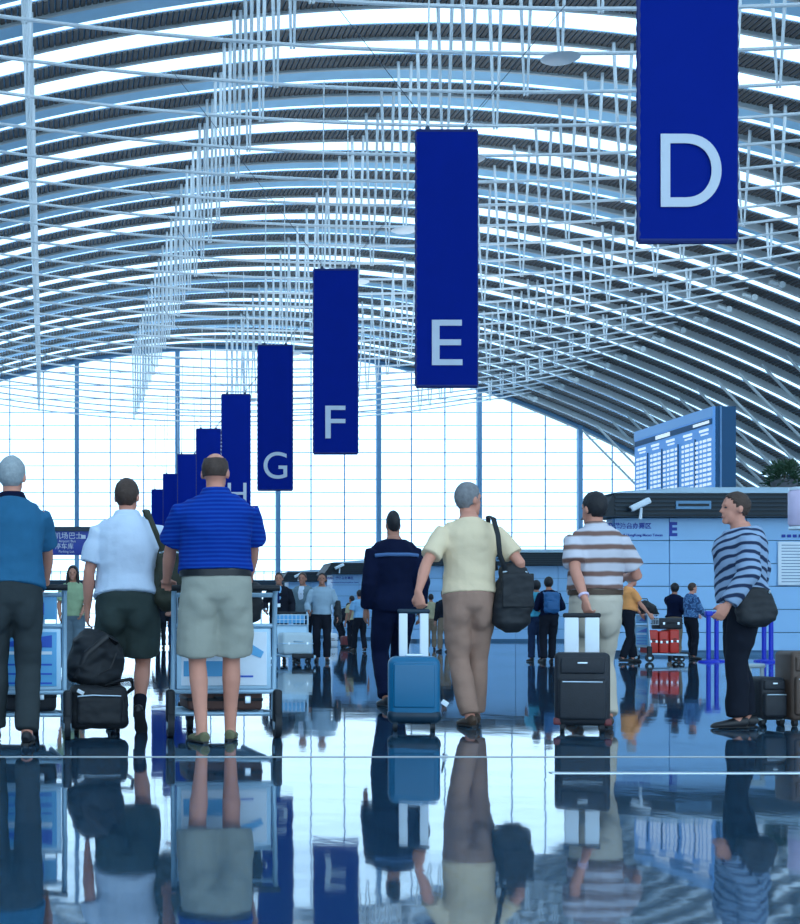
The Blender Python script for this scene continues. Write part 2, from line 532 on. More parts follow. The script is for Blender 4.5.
# hanging trusses: sagging lower chord, tapered props in pairs, a node where the chord meets the roof
ROWS = [(-0.7, 0.04), (7.6, 0.06), (15.9, 0.22), (24.3, 0.32), (32.5, 0.26), (38.6, 0.06)]
cx = [-8.6 + (42.3 + 8.6) * i / 40 for i in range(41)]
ch = MB().loft([(x, 0, zchord(x)) for x in cx], 0.062, side=(0, 1, 0), n=7).mesh('lower_chord'); ch.materials.append(M['white_steel'])
stm = []
for x, hw in ROWS:
    b = MB()
    zc, zt = zchord(x) - 0.12, zroof(x) - 0.05
    for sg in (-1, 1):
        b.loft([(x + sg * 0.05, 0, zc), (x + sg * (0.07 + hw * 0.5), 0, (zc + zt) / 2), (x + sg * (0.07 + hw), 0, zt)], [0.04, 0.065, 0.075], side=(0, 1, 0), n=7)
    m_ = b.mesh('prop'); m_.materials.append(M['white_steel']); stm.append(m_)
nd = MB().rbox((42.2, 0, zroof(42.2) - 0.55), (0.8, 0.28, 0.26), 0.08, Matrix.Rotation(0.36, 3, 'Y'), 2)
nd.tube((42.5, -0.2, zroof(42.5) - 0.5), (42.5, 0.2, zroof(42.5) - 0.5), 0.2)
ndm = nd.mesh('chord_node'); ndm.materials.append(M['pale_beam'])
ds = MB().loft([(15.9, 0, zchord(15.9) - 0.22), (15.9, 0, zchord(15.9) - 0.14)], [0.45, 0.6], n=24).mesh('dish'); ds.materials.append(M['white_steel'])
for k, y in enumerate(YS[:-1]):
    t = thing('hanging_truss', 'white steel truss with sagging chord and paired props under the skylit roof', 'roof truss', (0, y, 0), 0, 'hanging roof trusses')
    link('lower_chord', ch, t)
    for m_ in stm: link('prop', m_, t)
    link('chord_node', ndm, t)
    if (k - 10) % 3 == 0:
        link('dish', ds, t)
        t['label'] = 'white steel truss with a round dish under the middle of its sagging chord'
        t['group'] = 'hanging roof trusses with a dish'

# ------------------------------------------------------------------ banners
SS = 13.35
XB = 1060 * SS / F
bw, zb, zt = 1.43, 6.37, 12.4
LET = ['D', 'E', 'F', 'G', 'H', None, None, None, None]
LFIT = {'D': (0.89, 1.07), 'E': (0.72, 1.07), 'F': (0.66, 1.07), 'G': (0.98, 1.12), 'H': (0.95, 1.07)}
LDX = {'D': 0.03, 'E': 0.0, 'F': -0.02, 'G': 0.0, 'H': 0.05}
BLAB = ['nearest and largest hanging blue banner lettered D', 'hanging blue banner lettered E in front of the roof trusses',
        'hanging blue banner lettered F between banners E and G', 'hanging blue banner lettered G beside the F banner',
        'hanging blue banner lettered H behind the blue-shirted man\'s head', 'plain blue hanging banner next behind the H banner',
        'plain blue hanging banner third from the far end of the row', 'plain blue hanging banner second from the far end of the row',
        'smallest and farthest plain blue hanging banner of the row']
for i in range(9):
    y = (1.65 + i * (1.0 + 0.0028)) * SS
    if i >= 2: y = (3.69 + (i - 2) * 1.0) * SS
    b = thing('hanging_banner', BLAB[i], 'banner', (XB + 0.045 * max(0, i - 1) - (0.03 if i == 0 else 0), y, zb), 0, 'blue banners hanging in a row')
    h = zt - zb
    # slightly bowed cloth held between two rails
    c = MB(); cols = 9; rows = 14
    for side in (0, 1):
        for r in range(rows):
            for q in range(cols):
                u = q / (cols - 1) - 0.5; vv = r / (rows - 1)
                yy = (-0.03 if side == 0 else 0.03) + 0.012 * math.sin(u * 9 + i) * math.sin(vv * PI)
                c.v.append(Vector((u * bw, yy, vv * h)))
    K = cols * rows
    for r in range(rows - 1):
        for q in range(cols - 1):
            a = r * cols + q
            c.f.append((a, a + 1, a + cols + 1, a + cols)); c.f.append((K + a, K + a + cols, K + a + cols + 1, K + a + 1))
    ed = [q for q in range(cols)] + [r * cols + cols - 1 for r in range(1, rows)] + [(rows - 1) * cols + q for q in range(cols - 2, -1, -1)] + [r * cols for r in range(rows - 2, 0, -1)]
    for a, d in zip(ed, ed[1:] + ed[:1]): c.f.append((a, K + a, K + d, d))
    pn = c.build('banner_cloth', M['banner'], b)
    if LET[i]:
        L_ = LET[i]
        text(L_, 1.4, (LDX[L_], -0.055, 0.49 + 0.535), M['letter'], pn, 'letter', fit=LFIT[L_], depth=0.006)
    MB().loft([(-bw / 2, 0, 0.0), (bw / 2, 0, 0.0)], 0.045, n=8).build('bottom_rail', M['banner_edge'], b)
    MB().loft([(-bw / 2, 0, h), (bw / 2, 0, h)], 0.045, n=8).build('top_rail', M['banner_edge'], b)
    for sg in (-1, 1):
        zs = [h * q / 60 for q in range(61)]
        MB().loft([(sg * (bw / 2 + 0.004), 0, z_) for z_ in zs], [0.038 if q % 2 else 0.026 for q in range(61)], n=6).build('side_hem', M['banner_edge'], b)
    top = zchord(XB) - zb
    for sg in (-1, 1):
        MB().loft([(sg * 0.45, 0, h), (sg * 0.45 + sg * 0.02, 0, h + 0.2), (sg * 5.4, 0, zchord(XB + sg * 5.4) - zb)], 0.009, n=5).build('stay_wire', M['wire'], b)
        MB().loft([(sg * 0.45, 0, h - 0.03), (sg * 0.38, 0, top)], 0.022, n=5).build('suspension_rod', M['white_steel'], b)
        MB().ell((sg * 0.45, 0, h + 0.05), (0.06, 0.06, 0.08), 8, 6).build('hook', M['wire'], b)

# ------------------------------------------------------------------ check-in islands
def island(label, X0, X1, Y, depth, letter=None, lx=0, cn=None, en=None, tx=0, camx=None, vents=(), seed=0):
    t = thing('checkin_island', label, 'check-in island', (X0, Y, 0), 0, 'check-in islands along the right')
    W = X1 - X0
    MB().box((W / 2 + 0.1, depth / 2 + 0.06, 1.69), (W - 0.2, depth, 3.38)).build('core', M['island_joint'], t, False)
    p = MB(); ph = 0.565; z = 0.12
    xs = [0]; 
    while xs[-1] < W - 0.3: xs.append(min(W, xs[-1] + (1.35 if len(xs) % 2 else 1.9)))
    rows_ = [0.1, 0.55, 1.12, 1.69, 2.25, 2.82, 3.38]
    for a, b in zip(xs, xs[1:]):
        for c, d in zip(rows_, rows_[1:]):
            p.box(((a + b) / 2, 0.0, (c + d) / 2), (b - a - 0.02, 0.1, d - c - 0.02))
    for c, d in zip(rows_, rows_[1:]):
        for sx in (0.03, W - 0.03): p.box((sx, depth / 2, (c + d) / 2), (0.1, depth - 0.1, d - c - 0.02))
    p.build('wall_panels', M['island_panel'], t, False)
    fs = MB()
    fs.prism([(-0.55, 3.38), (W + 0.3, 3.38), (W + 0.3, 3.95), (-0.15, 3.95)], 'Y', -0.45, depth + 0.3)
    f = fs.build('fascia', M['fascia'], t, False)
    q = MB()
    for k in range(5): q.box((W / 2, -0.46, 3.45 + 0.1 * k), (W + 0.3 , 0.04, 0.045))
    q.build('fascia_slats', M['fascia_slat'], f, False)
    MB().prism([(-0.2, 3.95), (W + 0.35, 3.95), (W + 0.35, 4.09), (1.4, 4.09), (0.9, 4.05), (-0.05, 3.99)], 'Y', -0.5, depth + 0.35).build('roof_cap', M['cap'], t, False)
    for vx in vents:
        v = MB().box((vx, -0.48, 3.66), (0.85, 0.05, 0.20)).build('vent', M['mullion'], f, False)
        MB().box((vx, -0.5, 3.66), (0.75, 0.04, 0.06)).build('vent_slot', M['fascia'], v, False)
    if letter: text(letter, 0.5, (lx - X0, -0.056, 3.10), M['blue_ink'], t, 'letter', fit=(0.20, 0.35), bold=0.02)
    if cn: text(cn, 0.155, (tx - X0, -0.056, 3.17), M['blue_ink'], t, 'chinese_lettering', align='RIGHT', bold=0.004)
    if en: text(en, 0.086, (tx - X0 + 0.28, -0.056, 2.95), M['blue_ink'], t, 'english_lettering', align='RIGHT', bold=0.002)
    return t
YE = F / 40.5
isE = island('pale blue check-in island lettered E behind the yellow-polo man and cart', 14.0, 26.0, YE, 0.5, 'E', 15.44, '及港澳台办票区', '& HongKong Macao Taiwan', 14.9, vents=(1.75,))
isG = island('pale check-in island lettered G behind the two women with backpacks', 16.3, 30.0, F / 22.4, 1.6, 'G', 16.75, vents=(4,))
isH = island('small distant check-in island lettered H left of the person in navy', 14.9, 24.0, F / 19.2, 1.6, 'H', 16.55, '国际、港澳台办票区', 'International & Hong Kong Macao Taiwan', 15.95, vents=(2.2,))
isI = island('farthest check-in island behind the three men with a silver case cart', 14.75, 20.5, F / 16.4, 1.6)

def camera_unit(label, X, Y, z, rz=0.0):
    t = thing('security_camera', label, 'security camera', (X, Y, z), rz, 'white security cameras on the island fascias')
    MB().tube((0, 0, 0), (0.03, 0, 0.28), 0.04, 0.03).build('bracket', M['white_plastic'], t)
    R = Matrix.Rotation(-0.45, 3, 'Y')
    h = MB().rbox((0.0, 0, 0.36), (0.52, 0.16, 0.15), 0.04, R).build('housing', M['white_plastic'], t)
    MB().tube(R @ Vector((-0.24, 0, 0)) + Vector((0, 0, 0.36)), R @ Vector((-0.29, 0, 0)) + Vector((0, 0, 0.36)), 0.05).build('lens', M['cart_black'], h)
camera_unit('white security camera on the front of the E island fascia', (636 - 47) / 40.9, YE - 0.62, 3.30)
camera_unit('white security camera at the corner of the E island beside the striped shirt', (596 - 47) / 41.3, YE - 0.78, 3.2, 0.0)
camera_unit('tiny white security camera on the H island fascia', (340 - 47) / 19.4, F / 19.2 - 0.62, 3.4)
camera_unit('tiny white security camera on the farthest island fascia', (298 - 47) / 16.5, F / 16.4 - 0.62, 3.4)

# notice board on the E island wall
t = thing('notice_board', 'white notice board with lines of small print on the E island wall', 'notice board', (18.65, YE - 0.09, 2.25))
pn = MB().rbox((0, 0, 0), (1.3, 0.05, 1.08), 0.02).build('board', M['white_plastic'], t)
q = MB()
for k in range(13):
    L_ = 1.1 - 0.3 * random.random()
    q.box((-0.57 + L_ / 2, -0.028, 0.45 - 0.075 * k), (L_, 0.006, 0.022))
q.build('print_lines', M['grey_ink'], pn, False)
q = MB()
for k in range(8): q.box((-0.5 + 0.14 * k, 0.02, 0.68), (0.08, 0.03, 0.07))
q.build('heading', M['blue_ink'], t, False)

# flight information board standing behind the E island
YB0, YB1 = 45.0, 51.0
t = thing('flight_information_board', 'large flight information board with rows of white entries above the E island', 'information board', (20.0, YB0, 0))
ztop, zbot = 7.3, 3.2
cs = MB().box((0.36, 3.0, (ztop + zbot) / 2), (0.62, 6.0, ztop - zbot)).build('case', M['board_blue'], t, False)
MB().box((0.20, -0.02, (ztop + zbot) / 2), (0.05, 0.04, ztop - zbot)).build('case_seam', M['mullion_thin'], cs, False)
scr = MB().box((0.02, 3.0, (ztop + zbot) / 2), (0.08, 6.0, ztop - zbot)).build('screen', M['mullion_thin'], t, False)
scr.data.materials.clear(); scr.data.materials.append(M['lit_face'])
q = MB(); q.box((-0.03, 3.0, ztop - 0.16), (0.03, 6.0, 0.28)); q.build('header_panel', M['lit_head'], scr, False)
q = MB(); q.box((-0.03, 3.0, ztop - 0.44), (0.03, 5.9, 0.17)); q.box((-0.03, 3.0, zbot + 0.95), (0.03, 5.9, 0.07)); q.build('dark_bar', M['board_blue'], scr, False)
for cy, ww in ((3.6, 0.12), (0.75, 0.08)): MB().box((-0.05, cy, ztop - 0.44), (0.03, 1.1, ww)).build('bar_lettering', M['lit_entry'], scr, False)
colsY = [(0.1, 0.24), (0.42, 0.24), (0.74, 0.14), (1.0, 0.2), (1.36, 0.2), (1.64, 0.3), (2.04, 0.14), (2.55, 0.14), (2.78, 0.26), (3.14, 0.16), (3.42, 0.18), (3.82, 0.22), (4.12, 0.26), (4.48, 0.14), (5.0, 0.2), (5.28, 0.24), (5.6, 0.2)]
for cy, cw in colsY:
    q = MB()
    for r in range(18):
        if True:
            q.box((-0.035, cy + cw / 2, ztop - 0.98 - 0.148 * r), (0.02, cw * (0.8 + 0.2 * random.random()), 0.078))
    q.build('entry_column', M['lit_entry'], scr, False)
q = MB()
for cy in (1.2, 2.45, 3.7, 4.85): q.box((-0.04, cy, (ztop + zbot) / 2 - 0.4), (0.03, 0.04, ztop - zbot - 0.9))
q.build('column_rule', M['board_blue'], scr, False)
for cy in (0.25, 1.4, 2.7, 3.9, 5.0):
    q = MB(); q.box((-0.035, cy + 0.35, ztop - 0.66), (0.02, 0.62, 0.07)); q.box((-0.035, cy + 0.3, ztop - 0.78), (0.02, 0.5, 0.045))
    q.build('column_heading', M['lit_entry'], scr, False)
for yy in (0.6, 5.4): MB().box((0.36, yy, zbot / 2), (0.4, 0.4, zbot)).build('leg', M['board_blue'], t, False)

# potted shrub on top of the E island
t = thing('potted_shrub', 'dark green leafy shrub in a planter on top of the E island', 'plant', ((784 - 47) / 39.6, F / 39.6, 4.09))
MB().loft([(0, 0, 0), (0, 0, 0.3)], [0.26, 0.34], n=16).build('planter', M['pot'], t)
MB().loft([(0, 0, 0.2), (0.03, 0, 0.55), (-0.02, 0, 0.8)], [0.03, 0.025, 0.012], n=6).build('stem', M['leather_brown'], t)
q = MB()
def leaf(q, c, d, up, L_, W_):
    d = d.normalized(); s_ = d.cross(up).normalized(); n_ = s_.cross(d)
    i = len(q.v)
    q.v += [c, c + d * L_ * 0.45 + s_ * W_ + n_ * 0.01, c + d * L_, c + d * L_ * 0.45 - s_ * W_ + n_ * 0.01, c + d * L_ * 0.5 - n_ * 0.02]
    q.f += [(i, i + 1, i + 2, i + 3), (i, i + 4, i + 1), (i + 1, i + 4, i + 2), (i + 2, i + 4, i + 3), (i + 3, i + 4, i)]
for k in range(620):
    a = random.uniform(0, 2 * PI); e_ = random.uniform(-0.5, 1.4); rr = random.uniform(0.3, 1.0)
    d = Vector((math.cos(a) * math.cos(e_), math.sin(a) * math.cos(e_), math.sin(e_)))
    c = Vector((0, 0, 0.36)) + Vector((d.x * 0.48, d.y * 0.42, d.z * 0.40)) * rr
    leaf(q, c, d + Vector((random.uniform(-.6, .6), random.uniform(-.6, .6), random.uniform(-.3, .5))), Vector((0.1, 0.2, 1)), random.uniform(0.10, 0.17), random.uniform(0.025, 0.045))
q.build('foliage', M['leaf'], t, False)

# pink drum sign on a post
s_ = 75.0
t = thing('drum_sign', 'pale pink drum sign on a dark post at the picture\'s right edge', 'sign', ((806 - 47) / s_, F / s_, 0))
MB().loft([(0, 0, 0), (0, 0, 0.04), (0, 0, 0.05)], [0.24, 0.24, 0.1], n=20).build('base', M['mullion'], t)
MB().tube((0, 0, 0.04), (0, 0, 2.66), 0.05).build('post', M['mullion'], t)
MB().loft([(0, 0, 2.06), (0, 0, 2.09), (0, 0, 2.5), (0, 0, 2.53)], [0.20, 0.22, 0.22, 0.20], n=24).build('drum', M['pink'], t)
for zz in (2.03, 2.55): MB().loft([(0, 0, zz - 0.02), (0, 0, zz + 0.02)], [0.21, 0.21], n=24).build('rim', M['white_plastic'], t)

# airport bus sign between the two left-hand men
s_ = 37.5
t = thing('direction_sign', 'blue direction sign for airport bus and parking between the left-hand men', 'sign', ((60 - 47) / s_, F / s_, 0))
pn = MB().rbox((0, 0, 2.93), (1.75, 0.14, 0.66), 0.02).build('panel', mat('sign_blue', (0.004, 0.035, 0.30), 0.4, var=0.05), t)
MB().box((0, -0.01, 3.29), (1.8, 0.2, 0.12)).build('top_bar', M['teal_dark'], t, False)
text('机场巴士', 0.19, (0.22, -0.078, 3.10), M['letter'], pn, 'chinese_lettering')
text('Airport Bus', 0.095, (0.19, -0.078, 2.965), M['letter'], pn, 'english_lettering')
text('停车库', 0.17, (0.11, -0.078, 2.82), M['letter'], pn, 'chinese_lettering')
text('Parking Lot', 0.09, (0.17, -0.078, 2.69), M['letter'], pn, 'english_lettering')
q = MB(); q.box((-0.36, -0.075, 3.08), (0.16, 0.02, 0.03)); q.prism([(-0.5, 3.08), (-0.42, 3.03), (-0.42, 3.13)], 'Y', -0.085, -0.065)
q.box((0.62, -0.075, 3.08), (0.12, 0.02, 0.1)); q.build('arrow', M['letter'], pn, False)
for xx in (-0.65, 0.453): MB().box((xx, 0, 1.31), (0.09, 0.09, 2.62)).build('post', M['mullion'], t, False)

# footbridge low across the end wall
t = thing('footbridge', 'dark footbridge running low in front of the glass end wall', 'footbridge', (6, 128, 0))
MB().box((0, 0, 4.2), (36, 1.6, 0.7)).build('deck', M['teal_dark'], t, False)
q = MB()
for k in range(48): q.box((-17.6 + 0.75 * k, -0.78, 4.9), (0.05, 0.05, 0.8))
q.box((0, -0.78, 5.3), (36, 0.07, 0.07)); q.build('railing', M['mullion'], t, False)
for xx in (-17.5, -8.7, 8.75): MB().box((xx, 0, 1.93), (0.5, 0.5, 3.86)).build('pier', M['mullion'], t, False)

# stanchions
def stanchion(X, Y, label):
    t = thing('queue_post', label, 'queue barrier post', (X, Y, 0), 0, 'blue queue posts')
    MB().loft([(0, 0, 0), (0, 0, 0.025), (0, 0, 0.05)], [0.2, 0.19, 0.06], n=20).build('base', M['stanchion_blue'], t)
    MB().tube((0, 0, 0.04), (0, 0, 0.94), 0.045).build('post', M['stanchion_blue'], t)
    MB().rbox((0, 0, 0.96), (0.13, 0.13, 0.1), 0.02).build('belt_head', M['stanchion_blue'], t)
stanchion(*px(708.5, 50.5), 'bright blue queue post next to the patterned jacket')
stanchion(*px(716.5, 49.6), 'bright blue queue post close behind the first, towards the striped walker')
stanchion(*px(764, 49.6), 'blue queue post right of the dark-trousered walker')
stanchion(*px(771, 50.6), 'blue queue post nearest the notice board')

# ------------------------------------------------------------------ people
def V(*a): return Vector(a)
def ik(a, t, l1, l2, pole):
    """joint between a and t for two bones, bent towards pole; the target is pulled in when out of reach"""
    d = t - a; D = d.length
    mx_ = (l1 + l2) * 0.995
    if D > mx_: t = a + d * (mx_ / D); d = t - a; D = mx_
    n = d.normalized()
    x = (l1 * l1 - l2 * l2 + D * D) / (2 * D)
    h = math.sqrt(max(1e-6, l1 * l1 - x * x))
    p = (pole - n * pole.dot(n)).normalized()
    return a + n * x + p * h, t

def hand(mb, wr, d, n, k, side, curl=0.5, thumb=0.6):
    """palm, four unequal bent fingers and a thumb; d along the hand, n out of the palm, side = +1/-1 where the thumb leaves"""
    d = d.normalized(); n = (n - d * n.dot(d)).normalized(); s = d.cross(n) * side
    mb.loft([wr - d * 0.02 * k, wr + d * 0.02 * k, wr + d * 0.055 * k, wr + d * 0.095 * k], [(0.026 * k, 0.022 * k), (0.034 * k, 0.020 * k), (0.043 * k, 0.018 * k), (0.041 * k, 0.013 * k)], side=s, n=12)
    for q, (off, L_) in enumerate(((0.033, 0.070), (0.011, 0.080), (-0.011, 0.074), (-0.032, 0.058))):
        p = wr + d * 0.088 * k + s * off * k
        pts = [p - d * 0.02 * k, p]; a = 0
        fan = s * (off * 2.2)
        for j, fr in enumerate((0.42, 0.33, 0.25)):
            a += curl * (0.55, 0.75, 0.5)[j] * (1 + 0.06 * q)
            p = p + ((d + fan).normalized() * math.cos(a) + n * math.sin(a)) * (L_ * fr * k)
            pts.append(p)
        mb.loft(pts, [0.0098 * k, 0.0098 * k, 0.0090 * k, 0.0082 * k, 0.0068 * k], n=8)
    p = wr + d * 0.022 * k + s * 0.026 * k
    e = (s * 0.75 + d * 0.6 + n * 0.25 * thumb).normalized()
    p1 = p + e * 0.034 * k
    e2 = (d * 0.85 + n * 0.7 * thumb + s * 0.12).normalized()
    p2 = p1 + e2 * 0.03 * k; p3 = p2 + (e2 + n * 0.4 * thumb).normalized() * 0.024 * k
    mb.loft([p - e * 0.015 * k, p, p1, p2, p3], [0.013 * k, 0.014 * k, 0.0115 * k, 0.010 * k, 0.0075 * k], n=8)

HAIRSPEC = {'short': 0, 'bald': 0, 'bob': 0, 'long': 0}

def person(label, X, Y, rz, H, top, bottom, hair, shoes='leather_black', skin='skin', girth=1.0, belly=0.0, shoulder=1.0,
           ankL=(-0.10, 0.0, 0.08), ankR=(0.10, 0.0, 0.08), pitL=0.0, pitR=0.0, toe=0.12,
           hL=(-0.27, 0.04, 0.86), hR=(0.27, 0.04, 0.86), elL=None, elR=None, curlL=0.5, curlR=0.5, hdL=None, hdR=None, nL=None, nR=None,
           lean=0.03, pelvis=None, pelvis_y=0.0, yaw=0.0, pitch=0.0, voxel=0.0085, belt=None, collar=None, extras=None, female=False, headw=1.0, seed=1, group=None, twist=0.0, sock=None):
    root = thing('person', label, 'person', (X, Y, 0), rz, group)
    k = H / 1.75
    mb = MB()
    aL, aR = V(*ankL) * k, V(*ankR) * k
    pz = 0.93 if pelvis is None else pelvis
    dist = max((V(ankL[0] + 0.09, ankL[1] - pelvis_y, 0)).length, (V(ankR[0] - 0.09, ankR[1] - pelvis_y, 0)).length)
    if pelvis is None: pz = min(0.961, 0.109 + math.sqrt(max(0.3, 0.852 ** 2 - dist * dist)))
    dz = pz - 0.93
    ct, st_ = math.cos(twist), math.sin(twist)
    def T(x, y, z):          # torso space: bends forward by lean from the hips
        y2 = y * math.cos(lean) + (z - 0.93) * math.sin(lean)
        z2 = (z - 0.93) * math.cos(lean) - y * math.sin(lean)
        if z > 1.0: x, y2 = x * ct - (y) * st_ * 1.0, y2 + x * st_
        return V(x, y2 + pelvis_y, z2 + 0.93 + dz) * k
    g = girth
    fb = 0.93 if female else 1.0
    # ---- torso
    TS = [(0.80, 0.0, 0.07, 0.06), (0.86, -0.005, 0.158 * (1.04 if female else 1), 0.115), (0.94, -0.01, 0.172 * (1.06 if female else 1), 0.122), (1.02, 0.0, 0.155 * fb, 0.112), (1.10, 0.005, 0.146 * fb, 0.108),
          (1.20, 0.0, 0.156 * fb, 0.115), (1.30, -0.005, 0.172 * fb, 0.122), (1.37, -0.012, 0.172 * fb * shoulder, 0.112), (1.415, -0.016, 0.150 * fb * shoulder, 0.094), (1.45, -0.016, 0.112 * fb, 0.078), (1.485, -0.012, 0.074, 0.066), (1.515, -0.006, 0.060, 0.060)]
    def torso_rings(ease, z0, z1, drop=0.0):
        pts, rad = [], []
        for z, y, rx, ry in TS:
            bl = belly * math.exp(-((z - 1.06) / 0.12) ** 2)
            if z0 - 1e-6 <= z <= z1 + 1e-6:
                pts.append(T(0, y + bl * 0.6, z)); rad.append(((rx * g + ease + bl * 0.45) * k, (ry * g + ease + bl) * k))
        return pts, rad
    p, r = torso_rings(0.0, 0, 2); mb.loft(p, r, side=(ct, st_ * 0.6, 0), n=20)
    # ---- head
    hb = T(0, -0.004, 1.50)
    cy, sy = math.cos(yaw), math.sin(yaw)
    Rh = Matrix.Rotation(yaw, 3, 'Z') @ Matrix.Rotation(-lean * 0.5 + pitch, 3, 'X')
    hc = hb + V(0, 0.022, 0.0) * k
    def Hd(x, y, z): return hc + Rh @ (V(x * headw, y * (0.5 + 0.5 * headw), z) * k)
    mb.loft([T(0, -0.01, 1.45), hb, Hd(0, -0.005, 0.04), Hd(0, -0.01, 0.09)], [0.066 * k * (0.85 if female else 1), 0.058 * k * fb, 0.055 * k * fb, 0.055 * k * fb], n=14)
    SK = (0.0, 0.000, 0.148)
    mb.ell(Hd(*SK), (0.076 * k * headw, 0.096 * k, 0.098 * k), 18, 12, Rh)
    mb.ell(Hd(0, 0.045, 0.085), (0.056 * k * headw, 0.055 * k, 0.075 * k), 14, 10, Rh)
    mb.ell(Hd(0, 0.075, 0.035), (0.030 * k * headw, 0.028 * k, 0.024 * k), 10, 8, Rh)
    mb.loft([Hd(0, 0.088, 0.145), Hd(0, 0.107, 0.108), Hd(0, 0.092, 0.098)], [0.010 * k, 0.016 * k, 0.011 * k], n=8)
    mb.ell(Hd(0, 0.084, 0.158), (0.050 * k * headw, 0.016 * k, 0.012 * k), 10, 6, Rh)
    mb.ell(Hd(0, 0.093, 0.070), (0.024 * k, 0.012 * k, 0.011 * k), 10, 6, Rh)
    for sg in (-1, 1): mb.ell(Hd(sg * 0.079, -0.006, 0.118), (0.011 * k, 0.021 * k, 0.032 * k), 10, 8, Rh)
    # ---- legs
    lg = []
    for sg, a, pt in ((-1, aL, pitL), (1, aR, pitR)):
        hip = T(sg * 0.092 * g, -0.003, 0.90)
        kn, a2 = ik(hip, a, 0.435 * k, 0.42 * k, V(sg * 0.10, 1, 0))
        lg.append((sg, hip, kn, a2, pt))
        th = (a2 - kn)
        mb.loft([hip + V(0, 0, 0.03 * k), hip.lerp(kn, 0.25), hip.lerp(kn, 0.65), kn, kn.lerp(a2, 0.28) + V(0, -0.012 * k, 0), kn.lerp(a2, 0.62), a2, a2 - V(0, 0, 0.03 * k)],
                [0.086 * k * g, 0.080 * k * g, 0.066 * k * g, 0.054 * k, 0.057 * k, 0.044 * k, 0.036 * k, 0.036 * k], n=14)
        f = V(sg * math.sin(toe), math.cos(toe) * math.cos(pt), -math.sin(pt)); u = V(0, math.sin(pt), math.cos(pt))
        def FT(t, h): return a2 + f * (t * k) + u * (h * k)
        mb.loft([FT(-0.05, -0.045), FT(-0.01, -0.045), FT(0.06, -0.052), FT(0.12, -0.06), FT(0.165, -0.063)], [(0.024 * k, 0.026 * k), (0.03 * k, 0.034 * k), (0.036 * k, 0.024 * k), (0.036 * k, 0.016 * k), (0.018 * k, 0.010 * k)], side=(1, 0, 0), n=12)
    # ---- arms
    ar = []
    for sg, h, el, cu, hd, nn in ((-1, hL, elL, curlL, hdL, nL), (1, hR, elR, curlR, hdR, nR)):
        sh = T(sg * 0.182 * shoulder * (0.92 if female else 1) * (0.6 + 0.4 * g), -0.015, 1.395)
        tgt = V(*h) * k
        pole = V(*el) if el else V(sg * 0.5, -1, -0.1)
        eb, wr = ik(sh, tgt, 0.295 * k, 0.255 * k, pole)
        ar.append((sg, sh, eb, wr))
        mb.loft([sh.lerp(T(0, -0.01, 1.40), 0.35), sh, sh.lerp(eb, 0.35), sh.lerp(eb, 0.8), eb, eb.lerp(wr, 0.3), eb.lerp(wr, 0.75), wr],
                [0.034 * k, 0.039 * k, 0.044 * k * (0.85 if female else 1), 0.042 * k * (0.85 if female else 1), 0.039 * k, 0.042 * k * (0.85 if female else 1), 0.031 * k, 0.025 * k], n=12)
        d = (wr - eb).normalized() if hd is None else V(*hd).normalized()
        n_ = V(-sg, 0.15, 0) if nn is None else V(*nn)
        s_ = d.cross((n_ - d * n_.dot(d)).normalized())
        fwd = V(0, 1, 0.3) if abs(d.y) < 0.8 else V(-sg, 0, 0.3)
        hand(mb, wr, d, n_, k * (0.92 if female else 1), 1 if s_.dot(fwd) >= 0 else -1, cu)
    fused(mb, 'body', voxel, 2, material=M[skin], parent=root)
    # ---- face details
    for sg in (-1, 1): MB().ell(Hd(sg * 0.031, 0.082, 0.137), (0.012 * k, 0.012 * k, 0.0075 * k), 10, 6, Rh).build('eye', M['eye'], root)
    MB().ell(Hd(0, 0.101, 0.068), (0.021 * k, 0.007 * k, 0.006 * k), 10, 6, Rh).build('mouth', M['lip'], root)
    # ---- hair: a shell over the skull, tucked under the skin where there is none
    style, hm = hair
    hb_ = MB(); n_, m_ = 30, 20
    hb_.ell((0, 0, 0), (1, 1, 1), n_, m_)
    for i, v in enumerate(hb_.v):
        d = v.normalized()
        front = d.y; up = d.z
        if style == 'bald': edge = 0.15 - 0.75 * max(0, -front) - 0.0 * up; cover = (1 if up < 0.62 - 0.25 * max(0, front) and up > -0.55 + 0.9 * max(0, front + 0.25) and front < 0.45 else 0)
        else:
            low = -0.82 if front < -0.2 else -0.62 if front < 0.0 else -0.62 + 1.25 * min(1, front / 0.75)
            if style in ('bob', 'long'): low = -0.98 if front < 0.25 else -0.98 + 1.6 * min(1, (front - 0.25) / 0.5)
            cover = 1 if up > low else 0
        thick = {'short': 1.07, 'bald': 1.045, 'bob': 1.18, 'long': 1.16}[style]
        thick += 0.035 * noise.noise(d * 4 + V(seed, 0, 0))
        rr = thick if cover else 0.86
        hb_.v[i] = Hd(SK[0], SK[1] - 0.004, SK[2] + 0.003) + Rh @ V(d.x * 0.078 * headw * rr * k, d.y * 0.098 * rr * k, d.z * 0.100 * rr * k)
    ho = hb_.build('hair', M[hm], root)
    if style == 'long':
        q = MB().loft([Hd(0, -0.05, 0.16), Hd(0, -0.065, 0.06), Hd(0, -0.075, -0.06), Hd(0, -0.07, -0.15)], [(0.07 * k, 0.05 * k), (0.085 * k, 0.05 * k), (0.085 * k, 0.042 * k), (0.05 * k, 0.02 * k)], side=tuple(Rh @ V(1, 0, 0)), n=14)
        for sg in (-1, 1): q.loft([Hd(sg * 0.07, 0.0, 0.16), Hd(sg * 0.085, 0.01, 0.05), Hd(sg * 0.085, 0.02, -0.07), Hd(sg * 0.075, 0.03, -0.12)], [0.03 * k, 0.032 * k, 0.026 * k, 0.008 * k], n=10)
        fused(q, 'hair_length', 0.012, 2, material=M[hm], parent=ho)
    # ---- trousers or shorts
    bname, bm__, hem, loose = bottom
    q = MB()
    waist = 1.02
    p, r = torso_rings(0.016, 0.79, waist + 0.001)
